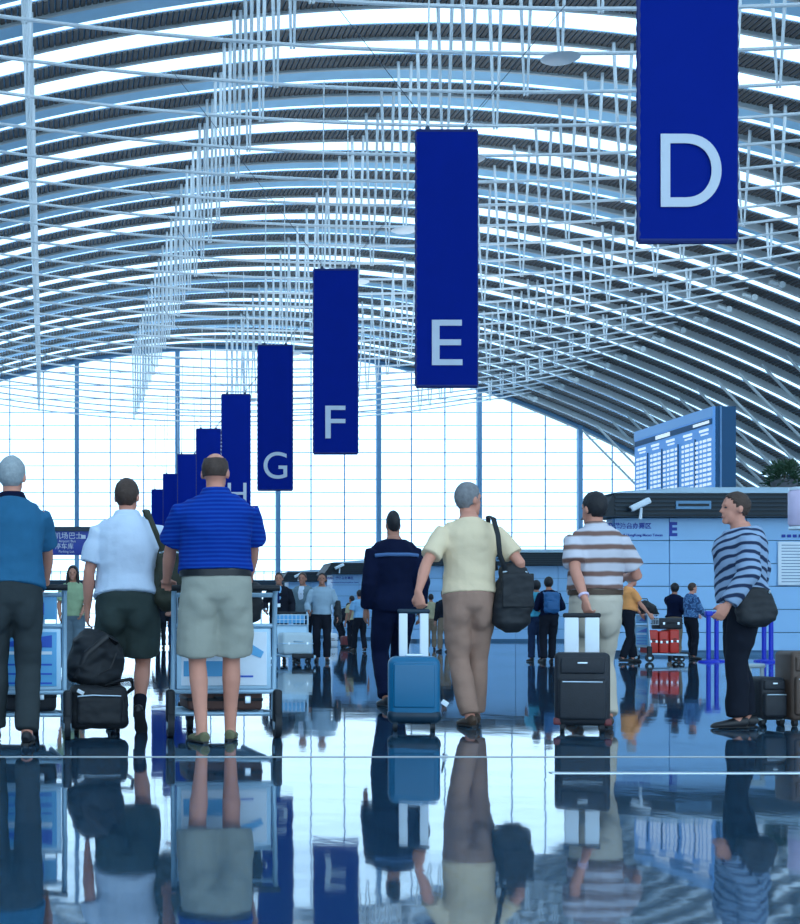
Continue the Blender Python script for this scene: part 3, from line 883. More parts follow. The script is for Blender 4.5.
    q.loft(p, r, side=(ct, st_ * 0.6, 0), n=20)
    for sg, hip, kn, a2, pt in lg:
        pts = [hip + V(0, 0, 0.05 * k), hip.lerp(kn, 0.25), hip.lerp(kn, 0.7), kn, kn.lerp(a2, 0.35) + V(0, -0.008, 0), kn.lerp(a2, 0.7), a2.lerp(kn, 0.02)]
        rad = [0.094 * g + loose * 0.2, 0.097 * g + loose * 0.5, 0.080 * g + loose * 0.8, 0.066 + loose, 0.069 + loose, 0.064 + loose, 0.064 + loose * 0.9]
        if hem > 0.2:      # shorts end above or at the knee
            j = hem
            cut = hip.lerp(kn, j)
            pts = [hip + V(0, 0, 0.05 * k), hip.lerp(kn, 0.3), hip.lerp(kn, 0.65 * j + 0.1), cut]
            rad = [0.096 * g + loose * 0.3, 0.102 * g + loose * 0.6, 0.096 * g + loose, 0.094 * g + loose * 1.15]
        q.loft(pts, [x_ * k for x_ in rad], n=14)
        q.ell(hip + V(-sg * 0.014, -0.014, -0.035) * k, ((0.090 * g + loose * .4) * k, (0.100 * g + loose * .4) * k, 0.19 * k), 16, 10)
    fused(q, bname, max(0.010, voxel), 18, wrinkle=0.011, wscale=4.5, material=M[bm__], parent=root, seed=seed)
    # ---- shoes
    for sg, hip, kn, a2, pt in lg:
        f = V(sg * math.sin(toe), math.cos(toe) * math.cos(pt), -math.sin(pt)); u = V(0, math.sin(pt), math.cos(pt))
        def FT(t, h): return a2 + f * (t * k) + u * (h * k)
        low = 0.0 if hem < 0.2 else 0.012
        so = MB().loft([FT(-0.075, -0.045), FT(-0.062, -0.036 - low * .5), FT(-0.02, -0.032 - low), FT(0.045, -0.042 - low), FT(0.11, -0.052), FT(0.165, -0.057), FT(0.192, -0.064)],
                  [(0.016 * k, 0.024 * k), (0.031 * k, (0.040 - low * .5) * k), (0.035 * k, (0.044 - low) * k), (0.039 * k, (0.035 - low) * k), (0.044 * k, 0.026 * k), (0.036 * k, 0.020 * k), (0.016 * k, 0.010 * k)], side=(1, 0, 0), n=14).build('shoe', M[shoes], root)
        MB().loft([FT(-0.078, -0.073), FT(-0.05, -0.072), FT(0.04, -0.072), FT(0.11, -0.072), FT(0.17, -0.072), FT(0.194, -0.07)],
                  [(0.020 * k, 0.008 * k), (0.034 * k, 0.008 * k), (0.038 * k, 0.008 * k), (0.046 * k, 0.008 * k), (0.036 * k, 0.008 * k), (0.015 * k, 0.006 * k)], side=(1, 0, 0), n=12).build('sole', M['sole'], so)
        if sock: MB().loft([a2 + V(0, 0, -0.05) * k, a2, a2.lerp(kn, 0.25)], [0.042 * k, 0.041 * k, 0.047 * k], n=12).build('sock', M[sock], root)
    # ---- shirt or jacket
    tname, tm, sleeve, hemz, ease = top
    q = MB()
    p, r = torso_rings(0.016 + ease, max(hemz, 0.84), 1.50)
    if hemz > 0.90: r[0] = (r[0][0] + 0.004, r[0][1] + 0.004)
    q.loft(p, r, side=(ct, st_ * 0.6, 0), n=20)
    for sg, sh, eb, wr in ar:
        inn = sh.lerp(T(0, -0.012, 1.44), 0.55)
        mid = sh.lerp(T(0, -0.012, 1.42), 0.22)
        if sleeve == 'short':
            c = sh.lerp(eb, 0.78)
            q.loft([inn, mid, sh.lerp(eb, 0.04), sh.lerp(eb, 0.3), c], [0.060 * k, 0.067 * k, 0.069 * k, (0.064 + ease * 0.7) * k, (0.064 + ease * 1.0) * k], n=14)
        else:
            e2 = ease * 0.6
            q.loft([inn, mid, sh.lerp(eb, 0.04), sh.lerp(eb, 0.35), sh.lerp(eb, 0.8), eb, eb.lerp(wr, 0.35), eb.lerp(wr, 0.95)], [(0.052 + e2) * k, (0.061 + e2) * k, (0.064 + e2) * k, (0.064 + e2) * k, (0.060 + e2) * k, (0.057 + e2) * k, (0.056 + e2) * k, (0.042 + e2) * k], n=14)
    fused(q, tname, max(0.010, voxel), 7, wrinkle=0.013, wscale=4.5, material=M[tm], parent=root, seed=seed + 5)
    if collar:
        c = MB(); cn_ = 20
        for zz, rr in ((1.452, 0.118 * g), (1.484, 0.094 * g), (1.526, 0.074 * g), (1.532, 0.067 * g), (1.49, 0.060 * g)):
            for j in range(cn_):
                a = 2 * PI * j / cn_
                c.v.append(T(math.cos(a) * rr, -0.008 + math.sin(a) * rr * 0.98, zz - (0.014 if math.sin(a) > 0.5 else 0)))
        for a in range(4):
            for j in range(cn_):
                j2 = (j + 1) % cn_
                c.f.append((a * cn_ + j, a * cn_ + j2, (a + 1) * cn_ + j2, (a + 1) * cn_ + j))
        c.build('collar', M[collar], root)
    if belt:
        p, r = torso_rings(0.024, 1.0, 1.05)
        bl_ = belly * math.exp(-((1.02 - 1.06) / 0.12) ** 2)
        ctr = T(0, bl_ * 0.6, 1.015); rx, ry = (0.157 * g * fb + 0.027 + bl_ * 0.45) * k, (0.113 * g + 0.027 + bl_) * k
        q = MB().loft([ctr - V(0, 0, 0.02 * k), ctr + V(0, 0, 0.02 * k)], [(rx, ry), (rx, ry)], side=(1, 0, 0), n=28)
        bo = q.build('belt', M[belt], root)
        MB().rbox(ctr + V(0, ry, 0), (0.05 * k, 0.012, 0.035 * k), 0.004).build('buckle', M['chrome'], bo)
    ctx = dict(root=root, T=T, k=k, Hd=Hd, Rh=Rh, arms=ar, legs=lg, rz=rz, g=g, pos=V(X, Y, 0))
    if extras: extras(ctx)
    return ctx

def world_at(ctx, p):
    return ctx['pos'] + Matrix.Rotation(ctx['rz'], 3, 'Z') @ Vector(p)

# cloths
M['polo_teal'] = cloth('teal_blue_polo', (0.025, 0.125, 0.24))
M['trouser_slate'] = cloth('slate_trousers', (0.035, 0.045, 0.05))
M['shirt_white'] = cloth('white_shirt_cloth', (0.62, 0.72, 0.86), 0.05)
M['short_green'] = cloth('dark_green_shorts', (0.050, 0.070, 0.066))
M['polo_blue'] = striped('blue_fine_striped_polo', ((0.002, 0.026, 0.25), (0.006, 0.058, 0.35)), 38, 0.55, wob=0.012)
M['short_khaki'] = cloth('pale_khaki_shorts', (0.36, 0.365, 0.31), 0.06)
M['navy'] = cloth('navy_cloth', (0.003, 0.007, 0.030))
M['navy_band'] = cloth('pale_blue_band', (0.08, 0.16, 0.34))
M['tee_yellow'] = cloth('pale_yellow_tee', (0.80, 0.63, 0.42), 0.05)
M['trouser_taupe'] = cloth('taupe_trousers', (0.37, 0.225, 0.17))
M['polo_stripe'] = striped('white_brown_striped_polo', ((0.62, 0.60, 0.66), (0.21, 0.12, 0.10)), 10.5, 0.62, soft=0.14, wob=0.03)
M['trouser_cream'] = cloth('cream_trousers', (0.60, 0.53, 0.43), 0.05)
M['shirt_dark_stripe'] = striped('blue_black_striped_shirt', ((0.30, 0.41, 0.58), (0.025, 0.04, 0.09)), 15, 0.60, soft=0.1, wob=0.06, tilt=0.35)
M['trouser_black'] = cloth('black_trousers', (0.010, 0.013, 0.022))
M['polo_orange'] = cloth('orange_yellow_polo', (0.88, 0.36, 0.12), 0.06)
M['top_teal'] = cloth('turquoise_top', (0.06, 0.34, 0.48))
M['jacket_pattern'] = blotch('blue_patterned_cloth', ((0.02, 0.06, 0.17), (0.10, 0.24, 0.46), (0.04, 0.12, 0.28)), 16)
M['suit_dark'] = cloth('dark_suit_cloth', (0.010, 0.013, 0.022))
M['suit_grey'] = cloth('blue_grey_suit_cloth', (0.16, 0.24, 0.29))
M['shirt_blue'] = cloth('sky_blue_shirt', (0.20, 0.42, 0.66), 0.06)
M['shirt_grey'] = cloth('pale_grey_blue_shirt', (0.30, 0.42, 0.52), 0.06)
M['tie_navy'] = cloth('navy_tie', (0.01, 0.02, 0.10))
M['khaki'] = cloth('khaki_trousers', (0.24, 0.18, 0.13))
M['shirt_sand'] = cloth('sand_shirt', (0.42, 0.38, 0.24))
M['green_top'] = cloth('pale_green_blouse', (0.26, 0.36, 0.22))
M['skirt_grey'] = cloth('grey_blue_skirt', (0.10, 0.15, 0.19))
M['jeans'] = cloth('dark_jeans', (0.018, 0.035, 0.085))
M['backpack_blue'] = mat('blue_backpack_nylon', (0.015, 0.10, 0.26), 0.6, var=0.2, scale=10)

A3 = math.radians
# --- first man from the left edge
s_ = 163
X_, Y_ = px(12, s_)
P1 = person('person in a teal polo and slate trousers at the picture\'s left edge, pushing a cart', X_, Y_, 0.05, 1.77, ('polo_shirt', 'polo_teal', 'short', 0.94, 0.014), ('trousers', 'trouser_slate', 0.0, 0.012), ('short', 'hair_grey'),
            girth=0.99, belly=0.03, shoulder=0.93, hL=(-0.25, 0.33, 1.0), hR=(0.22, 0.36, 0.99), elL=(-1, -0.5, -0.3), elR=(1.0, -0.6, -0.3), curlL=1.0, curlR=1.0, nL=(0, 0, -1), nR=(0, 0, -1), hdR=(-0.2, 1, 0), hdL=(0.2, 1, 0),
            ankL=(-0.10, 0.22, 0.08), ankR=(0.09, -0.02, 0.08), yaw=A3(-14), collar='navy', seed=1)
# --- second: white shirt, dark shorts
s_ = 145
X_, Y_ = px(127, s_)
def olive_strap(c):
    T = c['T']
    MB().loft([T(0.20, 0.10, 1.12), T(0.165, 0.10, 1.38), T(0.13, 0.02, 1.492), T(0.135, -0.06, 1.475), T(0.175, -0.14, 1.36), T(0.215, -0.13, 1.14)], [(0.03, 0.007)] * 6, side=(1, 0.1, 0), n=8).build('bag_strap', M['olive_bag'], c['root'])
P2 = person('person in a white shirt and dark green shorts with an olive bag on the shoulder', X_, Y_, -0.04, 1.77, ('polo_shirt', 'shirt_white', 'short', 0.94, 0.020), ('shorts', 'short_green', 0.86, 0.016), ('short', 'hair_brown'),
            girth=1.10, belly=0.03, ankL=(-0.09, 0.30, 0.08), ankR=(0.08, -0.16, 0.16), pitR=0.75, hL=(-0.27, 0.06, 0.84), hR=(0.33, 0.16, 0.90), elL=(-0.6, -1, 0), elR=(1, -0.5, 0), curlL=0.6, curlR=0.9,
            yaw=A3(-18), collar='shirt_white', seed=2, shoes='leather_black', sock='suit_dark')
# --- third: blue polo, khaki shorts
s_ = 160
X_, Y_ = px(216, s_)
P3 = person('person in a royal blue polo, belt and pale khaki shorts pushing a luggage cart', X_, Y_, 0.02, 1.80, ('polo_shirt', 'polo_blue', 'short', 1.02, 0.022), ('shorts', 'short_khaki', 0.90, 0.022), ('bald', 'hair_brown'),
            girth=1.12, belly=0.045, shoulder=1.06, ankL=(-0.09, -0.03, 0.08), ankR=(0.11, 0.16, 0.08), hL=(-0.27, 0.36, 0.97), hR=(0.25, 0.36, 0.97), elL=(-1.0, -0.6, -0.2), elR=(1.2, -0.5, -0.2), curlL=1.1, curlR=1.1, nL=(0, 0, -1), nR=(0, 0, -1), hdL=(0.15, 1, 0), hdR=(-0.15, 1, 0),
            yaw=A3(-20), collar='polo_blue', belt='leather_black', shoes='olive_shoe', seed=3, toe=0.2)
# --- navy figure
s_ = 110
X_, Y_ = px(394, s_)
def navy_band(c):
    T = c['T']
    q = MB().loft([T(-0.19, -0.115, 1.345), T(-0.1, -0.167, 1.35), T(0.1, -0.167, 1.35), T(0.19, -0.115, 1.345)], [(0.010, 0.016)] * 4, side=(0, 1, 0), n=8)
    q.build('pale_band', M['navy_band'], c['root'])['label'] = 'pale blue band across the shoulders'
P4 = person('person in a dark navy suit walking away beside the yellow-shirted person', X_, Y_, 0.0, 1.79, ('jacket', 'navy', 'long', 0.86, 0.022), ('trousers', 'navy', 0.0, 0.012), ('short', 'hair_black'), skin='skin_tan',
            girth=1.02, shoulder=0.98, ankL=(-0.09, -0.10, 0.08), ankR=(0.08, 0.28, 0.08), hL=(-0.235, 0.06, 0.86), hR=(0.235, 0.0, 0.86), elL=(-0.15, -1, 0), elR=(0.15, -1, 0), headw=0.72, extras=navy_band, seed=4)
# --- yellow tee
s_ = 139
X_, Y_ = px(471.5, s_)
P5 = person('person in a pale yellow tee and taupe trousers pulling the teal suitcase', X_, Y_, 0.0, 1.76, ('tee_shirt', 'tee_yellow', 'short', 0.87, 0.012), ('trousers', 'trouser_taupe', 0.0, 0.010), ('short', 'hair_salt'),
            girth=1.02, shoulder=0.98, ankL=(-0.005, 0.02, 0.08), ankR=(0.10, 0.26, 0.08), hL=(-0.47, -0.20, 0.87), hR=(0.36, 0.10, 0.98), elL=(-0.8, 0.3, 0.2), elR=(0.35, -1, 0), curlL=1.3, curlR=0.9,
            hdL=(0.12, -0.2, -0.95), nL=(0.6, 0.6, -0.3), yaw=A3(-62), seed=5, shoes='leather_brown', pelvis_y=0.06)
# --- striped polo
X_, Y_ = px(598, s_)
def bangle(c):
    sg, sh, eb, wr = c['arms'][0]
    MB().loft([wr.lerp(eb, 0.10), wr.lerp(eb, 0.16)], [0.036, 0.038], n=16).build('bracelet', M['pink'], c['root'])
P6 = person('person in a white and brown striped polo and cream trousers pulling a black suitcase', X_, Y_, -0.03, 1.73, ('polo_shirt', 'polo_stripe', 'short', 1.0, 0.018), ('trousers', 'trouser_cream', 0.0, 0.014), ('short', 'hair_black'),
            girth=0.99, belly=0.03, shoulder=0.95, ankL=(-0.04, 0.36, 0.08), ankR=(0.08, 0.03, 0.08), hL=(-0.19, -0.33, 0.87), hR=(0.31, 0.33, 1.10), elL=(-1, -0.2, 0), elR=(0.15, -1, -0.3), curlL=1.3, hdL=(0.1, -0.3, -0.9), nL=(0.9, 0.2, -0.3),
            yaw=A3(22), collar='polo_stripe', belt='leather_brown', extras=bangle, seed=6, shoes='leather_brown', pelvis_y=0.04)
# --- striped walker on the right
s_ = 140
X_, Y_ = px(742, s_)
def waist_bag(c):
    T = c['T']
    MB().loft([T(-0.13, 0.02, 0.99), T(-0.10, 0.15, 1.3), T(0.0, 0.02, 1.51), T(0.11, -0.10, 1.3), T(0.15, -0.05, 1.02)], [(0.02, 0.006)] * 5, side=(0, 1, 0), n=8).build('bag_strap', M['black_bag'], c['root'])
P7 = person('person in a blue and black striped shirt and dark trousers striding past, in profile', X_, Y_, PI / 2 - 0.2, 1.655, ('shirt', 'shirt_dark_stripe', 'long', 0.92, 0.040), ('trousers', 'trouser_black', 0.0, 0.016), ('short', 'hair_brown'),
            girth=1.10, ankL=(-0.08, 0.05, 0.08), ankR=(0.08, -0.05, 0.08), lean=0.04, hL=(-0.27, 0.16, 0.93), elL=(-0.5, -1, 0), hR=(0.30, -0.18, 0.98), yaw=A3(6), extras=waist_bag, seed=7)
# ------------------------------------------------------------------ bags on shoulders
def soft_bag(name, label, ctx, off, size, m, cat, flap=False, strap=None):
    """a slumped bag: narrower at the top, sagging at the bottom; strap = points relative to the bag"""
    t = thing(name, label, cat, world_at(ctx, off), ctx['rz'])
    w_, d_, h_ = size
    q = MB().loft([(0, 0, h_ * .5), (0, 0, h_ * .42), (0.01, 0, h_ * .2), (0.0, 0, -h_ * .1), (-0.01, 0, -h_ * .36), (0, 0, -h_ * .5)],
                  [(w_ * .22, d_ * .2), (w_ * .34, d_ * .34), (w_ * .44, d_ * .46), (w_ * .5, d_ * .52), (w_ * .44, d_ * .48), (w_ * .18, d_ * .2)], side=(1, 0, 0), n=20, p=2.6)
    b = fused(q, 'bag_body', 0.012, 3, wrinkle=0.014, wscale=9, material=m, parent=t, seed=len(label))
    if flap: fused(MB().rbox((0.01, -d_ * .50, h_ * .10), (w_ * .8, 0.02, h_ * .5), 0.01), 'flap', 0.01, 2, wrinkle=0.006, wscale=12, material=m, parent=t)
    MB().loft([(-w_ * .3, -d_ * .3, h_ * .36), (0, -d_ * .34, h_ * .40), (w_ * .3, -d_ * .3, h_ * .36)], [0.008] * 3, n=6).build('zip', M['chrome'], t)
    if strap: MB().loft(strap, [(0.018, 0.005)] * len(strap), side=(1, 0, 0.2), n=8).build('strap', m, t)
    return t
soft_bag('shoulder_bag', 'olive canvas shoulder bag at the white-shirted person\'s side', P2, (0.285, -0.03, 1.06), (0.22, 0.20, 0.46), M['olive_bag'], 'bag', True,
         [(-0.05, 0.12, 0.16), (-0.11, 0.10, 0.34), (-0.165, 0.05, 0.470), (-0.15, -0.08, 0.455), (-0.10, -0.15, 0.32), (-0.04, -0.10, 0.18)])
soft_bag('shoulder_bag', 'black shoulder bag under the yellow-shirted person\'s arm', P5, (0.29, -0.02, 0.93), (0.29, 0.18, 0.50), M['black_bag'], 'bag', True,
         [(-0.08, 0.13, 0.2), (-0.13, 0.14, 0.40), (-0.165, 0.04, 0.590), (-0.165, -0.09, 0.565), (-0.155, -0.165, 0.44), (-0.14, -0.16, 0.30), (-0.08, -0.09, 0.2)])
soft_bag('shoulder_bag', 'black bag at the waist of the striped walker', P7, (-0.25, -0.03, 0.86), (0.12, 0.27, 0.28), M['black_bag'], 'bag', False)

# ------------------------------------------------------------------ suitcases
def suitcase(name, label, loc, rz, w_, d_, h_, shell, trim, handle_h=None, bar=0.02, barx=0.10, barm='chrome', hard=True, group=None, low=0.0, tilt=0.0):
    t = thing(name, label, 'suitcase', loc, rz)
    if tilt: t.rotation_euler = (tilt, 0, rz)
    z0 = 0.045
    MB().rbox((0, 0, z0 + h_ / 2), (w_, d_, h_), 0.055 if hard else 0.035).build('shell', M[shell], t)
    if hard:
        MB().rbox((0, -d_ / 2 + 0.004, z0 + h_ * 0.57), (w_ * 0.80, 0.03, h_ * 0.66), 0.014).build('front_panel', M[shell], t)
        MB().rbox((0, 0, z0 + h_ * .115), (w_ * 1.03, d_ * 1.05, h_ * .23), 0.05).build('base_band', M[trim], t)
        MB().rbox((0, -0.02, z0 + h_ + 0.008), (w_ * 0.34, 0.03, 0.02), 0.008).build('carry_handle', M['chrome'], t)
    else:
        fp = MB().rbox((0, -d_ / 2 - 0.006, z0 + h_ * 0.36), (w_ * 0.86, 0.05, h_ * 0.56), 0.02).build('front_pocket', M[shell], t)
        MB().loft([(-w_ * .36, -d_ / 2 - 0.034, z0 + h_ * .60), (w_ * .36, -d_ / 2 - 0.034, z0 + h_ * .60)], 0.005, n=6).build('zip', M['chrome'], fp)
        MB().rbox((0, -d_ / 2 + 0.002, z0 + h_ * 0.82), (w_ * 0.8, 0.03, h_ * 0.22), 0.014).build('upper_pocket', M[shell], t)
        MB().rbox((0, -d_ / 2 - 0.016, z0 + h_ * 0.86), (w_ * 0.18, 0.008, 0.012), 0.003).build('badge', M['chrome'], t)
    if handle_h:
        for sg in (-1, 1):
            MB().rbox((sg * barx, d_ * 0.28, (z0 + h_ - 0.05 + handle_h) / 2), (bar, 0.022, handle_h - z0 - h_ + 0.05), 0.008).build('handle_rod', M[barm], t)
        MB().rbox((0, d_ * 0.28, handle_h + 0.012), (barx * 2 + bar + 0.02, 0.032, 0.034), 0.014).build('handle_grip', M[trim], t)
    for sg in (-1, 1):
        for yy in (-d_ * .36, d_ * .36):
            wh = MB().loft([(sg * w_ * .36 - 0.014, yy, 0.028), (sg * w_ * .36 + 0.014, yy, 0.028)], 0.028, n=14)
            wo = wh.build('wheel', M['cart_black'], t)
            MB().rbox((sg * w_ * .36, yy, 0.055), (0.04, 0.04, 0.03), 0.008).build('wheel_mount', M[trim], wo)
    return t
X_, Y_ = px(412, 142.5)
tc_ = suitcase('suitcase', 'teal blue hard-shell suitcase pulled by the yellow-shirted person', (X_ + 0.02, Y_ + 0.03, 0), -0.22, 0.355, 0.25, 0.47, 'teal_case', 'teal_dark', 0.82, 0.06, 0.072, 'white_plastic')
q = MB().loft([(0.19, -0.02, 0.30), (0.205, -0.03, 0.2), (0.20, -0.03, 0.16)], [0.007] * 3, n=6); q.build('tag_cord', M['cart_black'], tc_)
MB().rbox((0.21, -0.04, 0.19), (0.05, 0.01, 0.035), 0.004, Matrix.Rotation(0.6, 3, 'Y')).build('luggage_tag', M['white_plastic'], tc_)
X_, Y_ = px(582, 144)
bc_ = suitcase('suitcase', 'black fabric suitcase with white handle bars pulled by the striped-polo person', (X_, Y_, 0), -0.32, 0.36, 0.25, 0.50, 'black_case', 'cart_black', 0.79, 0.095, 0.068, 'white_plastic', False)
for sg in (-1, 1): MB().rbox((sg * 0.165, -0.1, 0.07), (0.05, 0.05, 0.05), 0.012).build('corner_guard', M['maroon_case'], bc_)
X_, Y_ = px(772, 138)
suitcase('suitcase', 'black suitcase with a pale strap behind the brown case near the right-hand edge', (X_, Y_ + 0.15, 0), 0.1, 0.20, 0.3, 0.31, 'black_case', 'grey_case', 0.42, 0.03, 0.05, 'grey_case', False)
X_, Y_ = px(802, 137)
suitcase('suitcase', 'brown case standing at the right-hand edge of the picture', (X_, Y_, 0), -0.05, 0.28, 0.3, 0.50, 'brown_case', 'leather_brown', None, hard=False)

# black bags standing beside the white-shirted person
X_, Y_ = px(98, 148)
t = thing('rolling_bag', 'black rolling bag on the floor beside the white-shirted person', 'bag', (X_, Y_, 0), 0.05)
fused(MB().rbox((0, 0, 0.18), (0.39, 0.26, 0.29), 0.05), 'bag_body', 0.012, 2, wrinkle=0.012, wscale=8, material=M['black_bag'], parent=t, seed=3)
po = fused(MB().rbox((0.0, -0.135, 0.165), (0.31, 0.05, 0.19), 0.022), 'front_pocket', 0.01, 2, wrinkle=0.007, wscale=9, material=M['black_bag'], parent=t, seed=4)
MB().loft([(-0.15, -0.163, 0.26), (-0.05, -0.166, 0.268), (0.14, -0.163, 0.262)], 0.005, n=6).build('zip', M['chrome'], po)
MB().rbox((-0.13, -0.165, 0.29), (0.05, 0.01, 0.025), 0.004, Matrix.Rotation(0.5, 3, 'Y')).build('luggage_tag', M['white_plastic'], t)
MB().loft([(0.05, -0.05, 0.33), (0.14, -0.08, 0.36), (0.22, -0.06, 0.37), (0.235, -0.03, 0.31), (0.19, 0.0, 0.27)], [(0.03, 0.012)] * 5, side=(0, 1, 0), n=8).build('strap', M['black_bag'], t)
for sg in (-1, 1): MB().loft([(sg * 0.14 - 0.015, 0.08, 0.022), (sg * 0.14 + 0.015, 0.08, 0.022)], 0.022, n=12).build('wheel', M['cart_black'], t)
t = thing('duffel_bag', 'slumped black duffel bag resting on top of the black rolling bag', 'bag', (X_ - 0.02, Y_ + 0.03, 0.325), 0.0)
fused(MB().loft([(-0.03, 0, 0.0), (-0.02, 0, 0.04), (0.0, 0, 0.14), (0.02, 0, 0.26), (0.05, 0, 0.33), (0.06, 0, 0.36)], [(0.14, 0.09), (0.19, 0.13), (0.20, 0.14), (0.18, 0.13), (0.12, 0.09), (0.04, 0.03)], side=(1, 0, 0), n=20, p=2.6), 'bag_body', 0.012, 2, wrinkle=0.025, wscale=7, material=M['black_bag'], parent=t, seed=8)
MB().loft([(-0.13, -0.10, 0.05), (-0.06, -0.15, 0.22), (0.08, -0.13, 0.34), (0.14, -0.08, 0.28)], [(0.022, 0.006)] * 4, side=(1, 0, 0), n=8).build('strap', M['leather_black'], t)
MB().loft([(0.02, -0.145, 0.08), (0.10, -0.142, 0.12), (0.14, -0.128, 0.22)], 0.005, n=6).build('zip', M['leather_black'], t)

# ------------------------------------------------------------------ luggage carts
def cart(label, X, Y, rz, art):
    """origin under the push handle; the platform runs forward along local +y"""
    t = thing('luggage_cart', label, 'luggage cart', (X, Y, 0), rz, 'luggage carts')
    W = 0.33
    fr = MB()
    for sg in (-1, 1): fr.loft([(sg * W, 0.10, 0.12), (sg * W, 0.06, 0.5), (sg * W, 0.03, 0.93), (sg * W, -0.02, 0.98)], 0.017, n=10)
    for z in (0.30, 0.73, 0.93): fr.loft([(-W, 0.06 - (z - .5) * 0.05, z), (W, 0.06 - (z - .5) * 0.05, z)], 0.015, n=8)
    fr.build('frame', M['cart_frame'], t)
    MB().loft([(-W - 0.02, -0.03, 0.975), (W + 0.02, -0.03, 0.975)], 0.02, n=12).build('push_handle', M['cart_black'], t)
    pl = MB().rbox((0, 0.06, 0.515), (0.62, 0.02, 0.40), 0.008).build('advert_panel', M['cart_frame'], t)
    fc = MB().rbox((0, 0.047, 0.515), (0.56, 0.012, 0.35), 0.004)
    f_ = fc.build('advert_face', M['ad_white'] if art else M['ad_blue'], pl)
    if art:
        MB().box((-0.10, 0.04, 0.45), (0.33, 0.004, 0.10)).build('advert_strip', M['ad_blue'], f_, False)
        MB().prism([(0.02, 0.60), (0.24, 0.52), (0.26, 0.56), (0.10, 0.66)], 'Y', 0.036, 0.042).build('advert_picture', M['ad_blue'], f_, False)
        MB().prism([(0.05, 0.64), (0.12, 0.62), (0.17, 0.66), (0.08, 0.70)], 'Y', 0.034, 0.042).build('advert_picture', M['ad_red'], f_, False)
        MB().box((0.12, 0.04, 0.40), (0.14, 0.004, 0.012)).build('advert_line', M['ad_deep'], f_, False)
    else:
        MB().prism([(-0.20, 0.60), (0.25, 0.59), (0.25, 0.67), (0.05, 0.64)], 'Y', 0.036, 0.042).build('advert_picture', M['ad_deep'], f_, False)
        for zz in (0.36, 0.42, 0.48): MB().box((0.0, 0.04, zz), (0.50, 0.004, 0.012)).build('advert_line', M['ad_deep'], f_, False)
        MB().box((0.0, 0.04, 0.555), (0.50, 0.004, 0.02)).build('advert_line', M['ad_white'], f_, False)
    if not art:
        up = MB().rbox((0, 0.05, 0.845), (0.56, 0.016, 0.15), 0.006).build('upper_panel', M['ad_blue'], t)
        MB().prism([(-0.12, 0.82), (0.2, 0.80), (0.2, 0.88), (0.0, 0.87)], 'Y', 0.036, 0.043).build('advert_picture', M['ad_deep'], up, False)
    bk = MB()
    for zz in (0.74, 0.84, 0.94):
        for sg in (-1, 1): bk.loft([(sg * 0.28, 0.07, zz), (sg * 0.28, 0.27, zz)], 0.006, n=6)
        bk.loft([(-0.28, 0.27, zz), (0.28, 0.27, zz)], 0.006, n=6)
    for q in range(8): bk.loft([(-0.28 + 0.08 * q, 0.27, 0.74), (-0.28 + 0.08 * q, 0.27, 0.94)], 0.005, n=6)
    for q in range(8): bk.loft([(-0.28 + 0.08 * q, 0.07, 0.74), (-0.28 + 0.08 * q, 0.27, 0.74)], 0.005, n=6)
    bk.build('basket', M['chrome'], t)
    ba = MB()
    for sg in (-1, 1): ba.loft([(sg * W, 0.08, 0.16), (sg * W * 0.92, 0.4, 0.15), (sg * W * 0.75, 0.86, 0.13)], 0.018, n=10)
    for yy in (0.12, 0.3, 0.48, 0.66, 0.84): ba.loft([(-W * (1 - 0.25 * yy), yy, 0.15), (W * (1 - 0.25 * yy), yy, 0.15)], 0.013, n=8)
    ba.build('platform', M['cart_frame'], t)
    MB().rbox((0, 0.90, 0.15), (0.42, 0.05, 0.09), 0.02).build('bumper', M['cart_black'], t)
    for xx, yy in ((-W - 0.02, 0.06), (W + 0.02, 0.06), (-0.14, 0.78), (0.14, 0.78)):
        r_ = 0.085 if yy < 0.5 else 0.06
        wl = MB().loft([(xx - 0.02, yy, r_), (xx + 0.02, yy, r_)], r_, n=20).build('wheel', M['cart_black'], t)
        MB().loft([(xx - 0.024, yy, r_), (xx + 0.024, yy, r_)], r_ * 0.4, n=12).build('hub', M['cart_frame'], wl)
        MB().rbox((xx, yy, r_ + (0.12 if yy < 0.5 else 0.04)), (0.055, 0.10, 0.22 if yy < 0.5 else 0.08), 0.02).build('wheel_guard', M['cart_black'], t)
    return t
def rest(name, label, cat, ct, off, rz=0):       # place of a thing standing on a cart
    return ct.location + Matrix.Rotation(ct.rotation_euler.z, 3, 'Z') @ Vector(off)
X_, Y_ = px(225, 154)
C3 = cart('luggage cart with a white advert panel pushed by the blue-polo person', X_, Y_, 0.02, True)
X_, Y_ = px(13, 156)
C1 = cart('luggage cart with a blue advert panel pushed by the teal-polo person', X_, Y_, 0.0, False)
def box_case(name, label, cat, loc, rz, size, m, trim='cart_black', tiltx=0.0):
    t = thing(name, label, cat, loc, rz)
    if tiltx: t.rotation_euler = (0, tiltx, rz)
    w_, d_, h_ = size
    MB().rbox((0, 0, h_ / 2), size, min(size) * 0.16).build('shell', M[m], t)
    MB().rbox((0, 0, h_ / 2), (w_ * 1.012, d_ * 1.012, 0.022), 0.006).build('seam', M[trim], t)
    MB().loft([(-w_ * .14, -d_ / 2 - 0.002, h_ * .60), (-w_ * .12, -d_ / 2 - 0.03, h_ * .60), (w_ * .12, -d_ / 2 - 0.03, h_ * .60), (w_ * .14, -d_ / 2 - 0.002, h_ * .60)], 0.010, n=8).build('handle', M[trim], t)
    for sg in (-1, 1): MB().rbox((sg * w_ * .3, -d_ / 2 - 0.004, h_ / 2), (0.04, 0.014, 0.05), 0.004).build('latch', M['chrome'], t)
    return t
box_case('carton', 'brown carton low on the cart of the blue-polo person', 'carton', rest('', '', '', C3, (0.03, 0.46, 0.17)), 0.02, (0.50, 0.50, 0.14), 'cardboard')
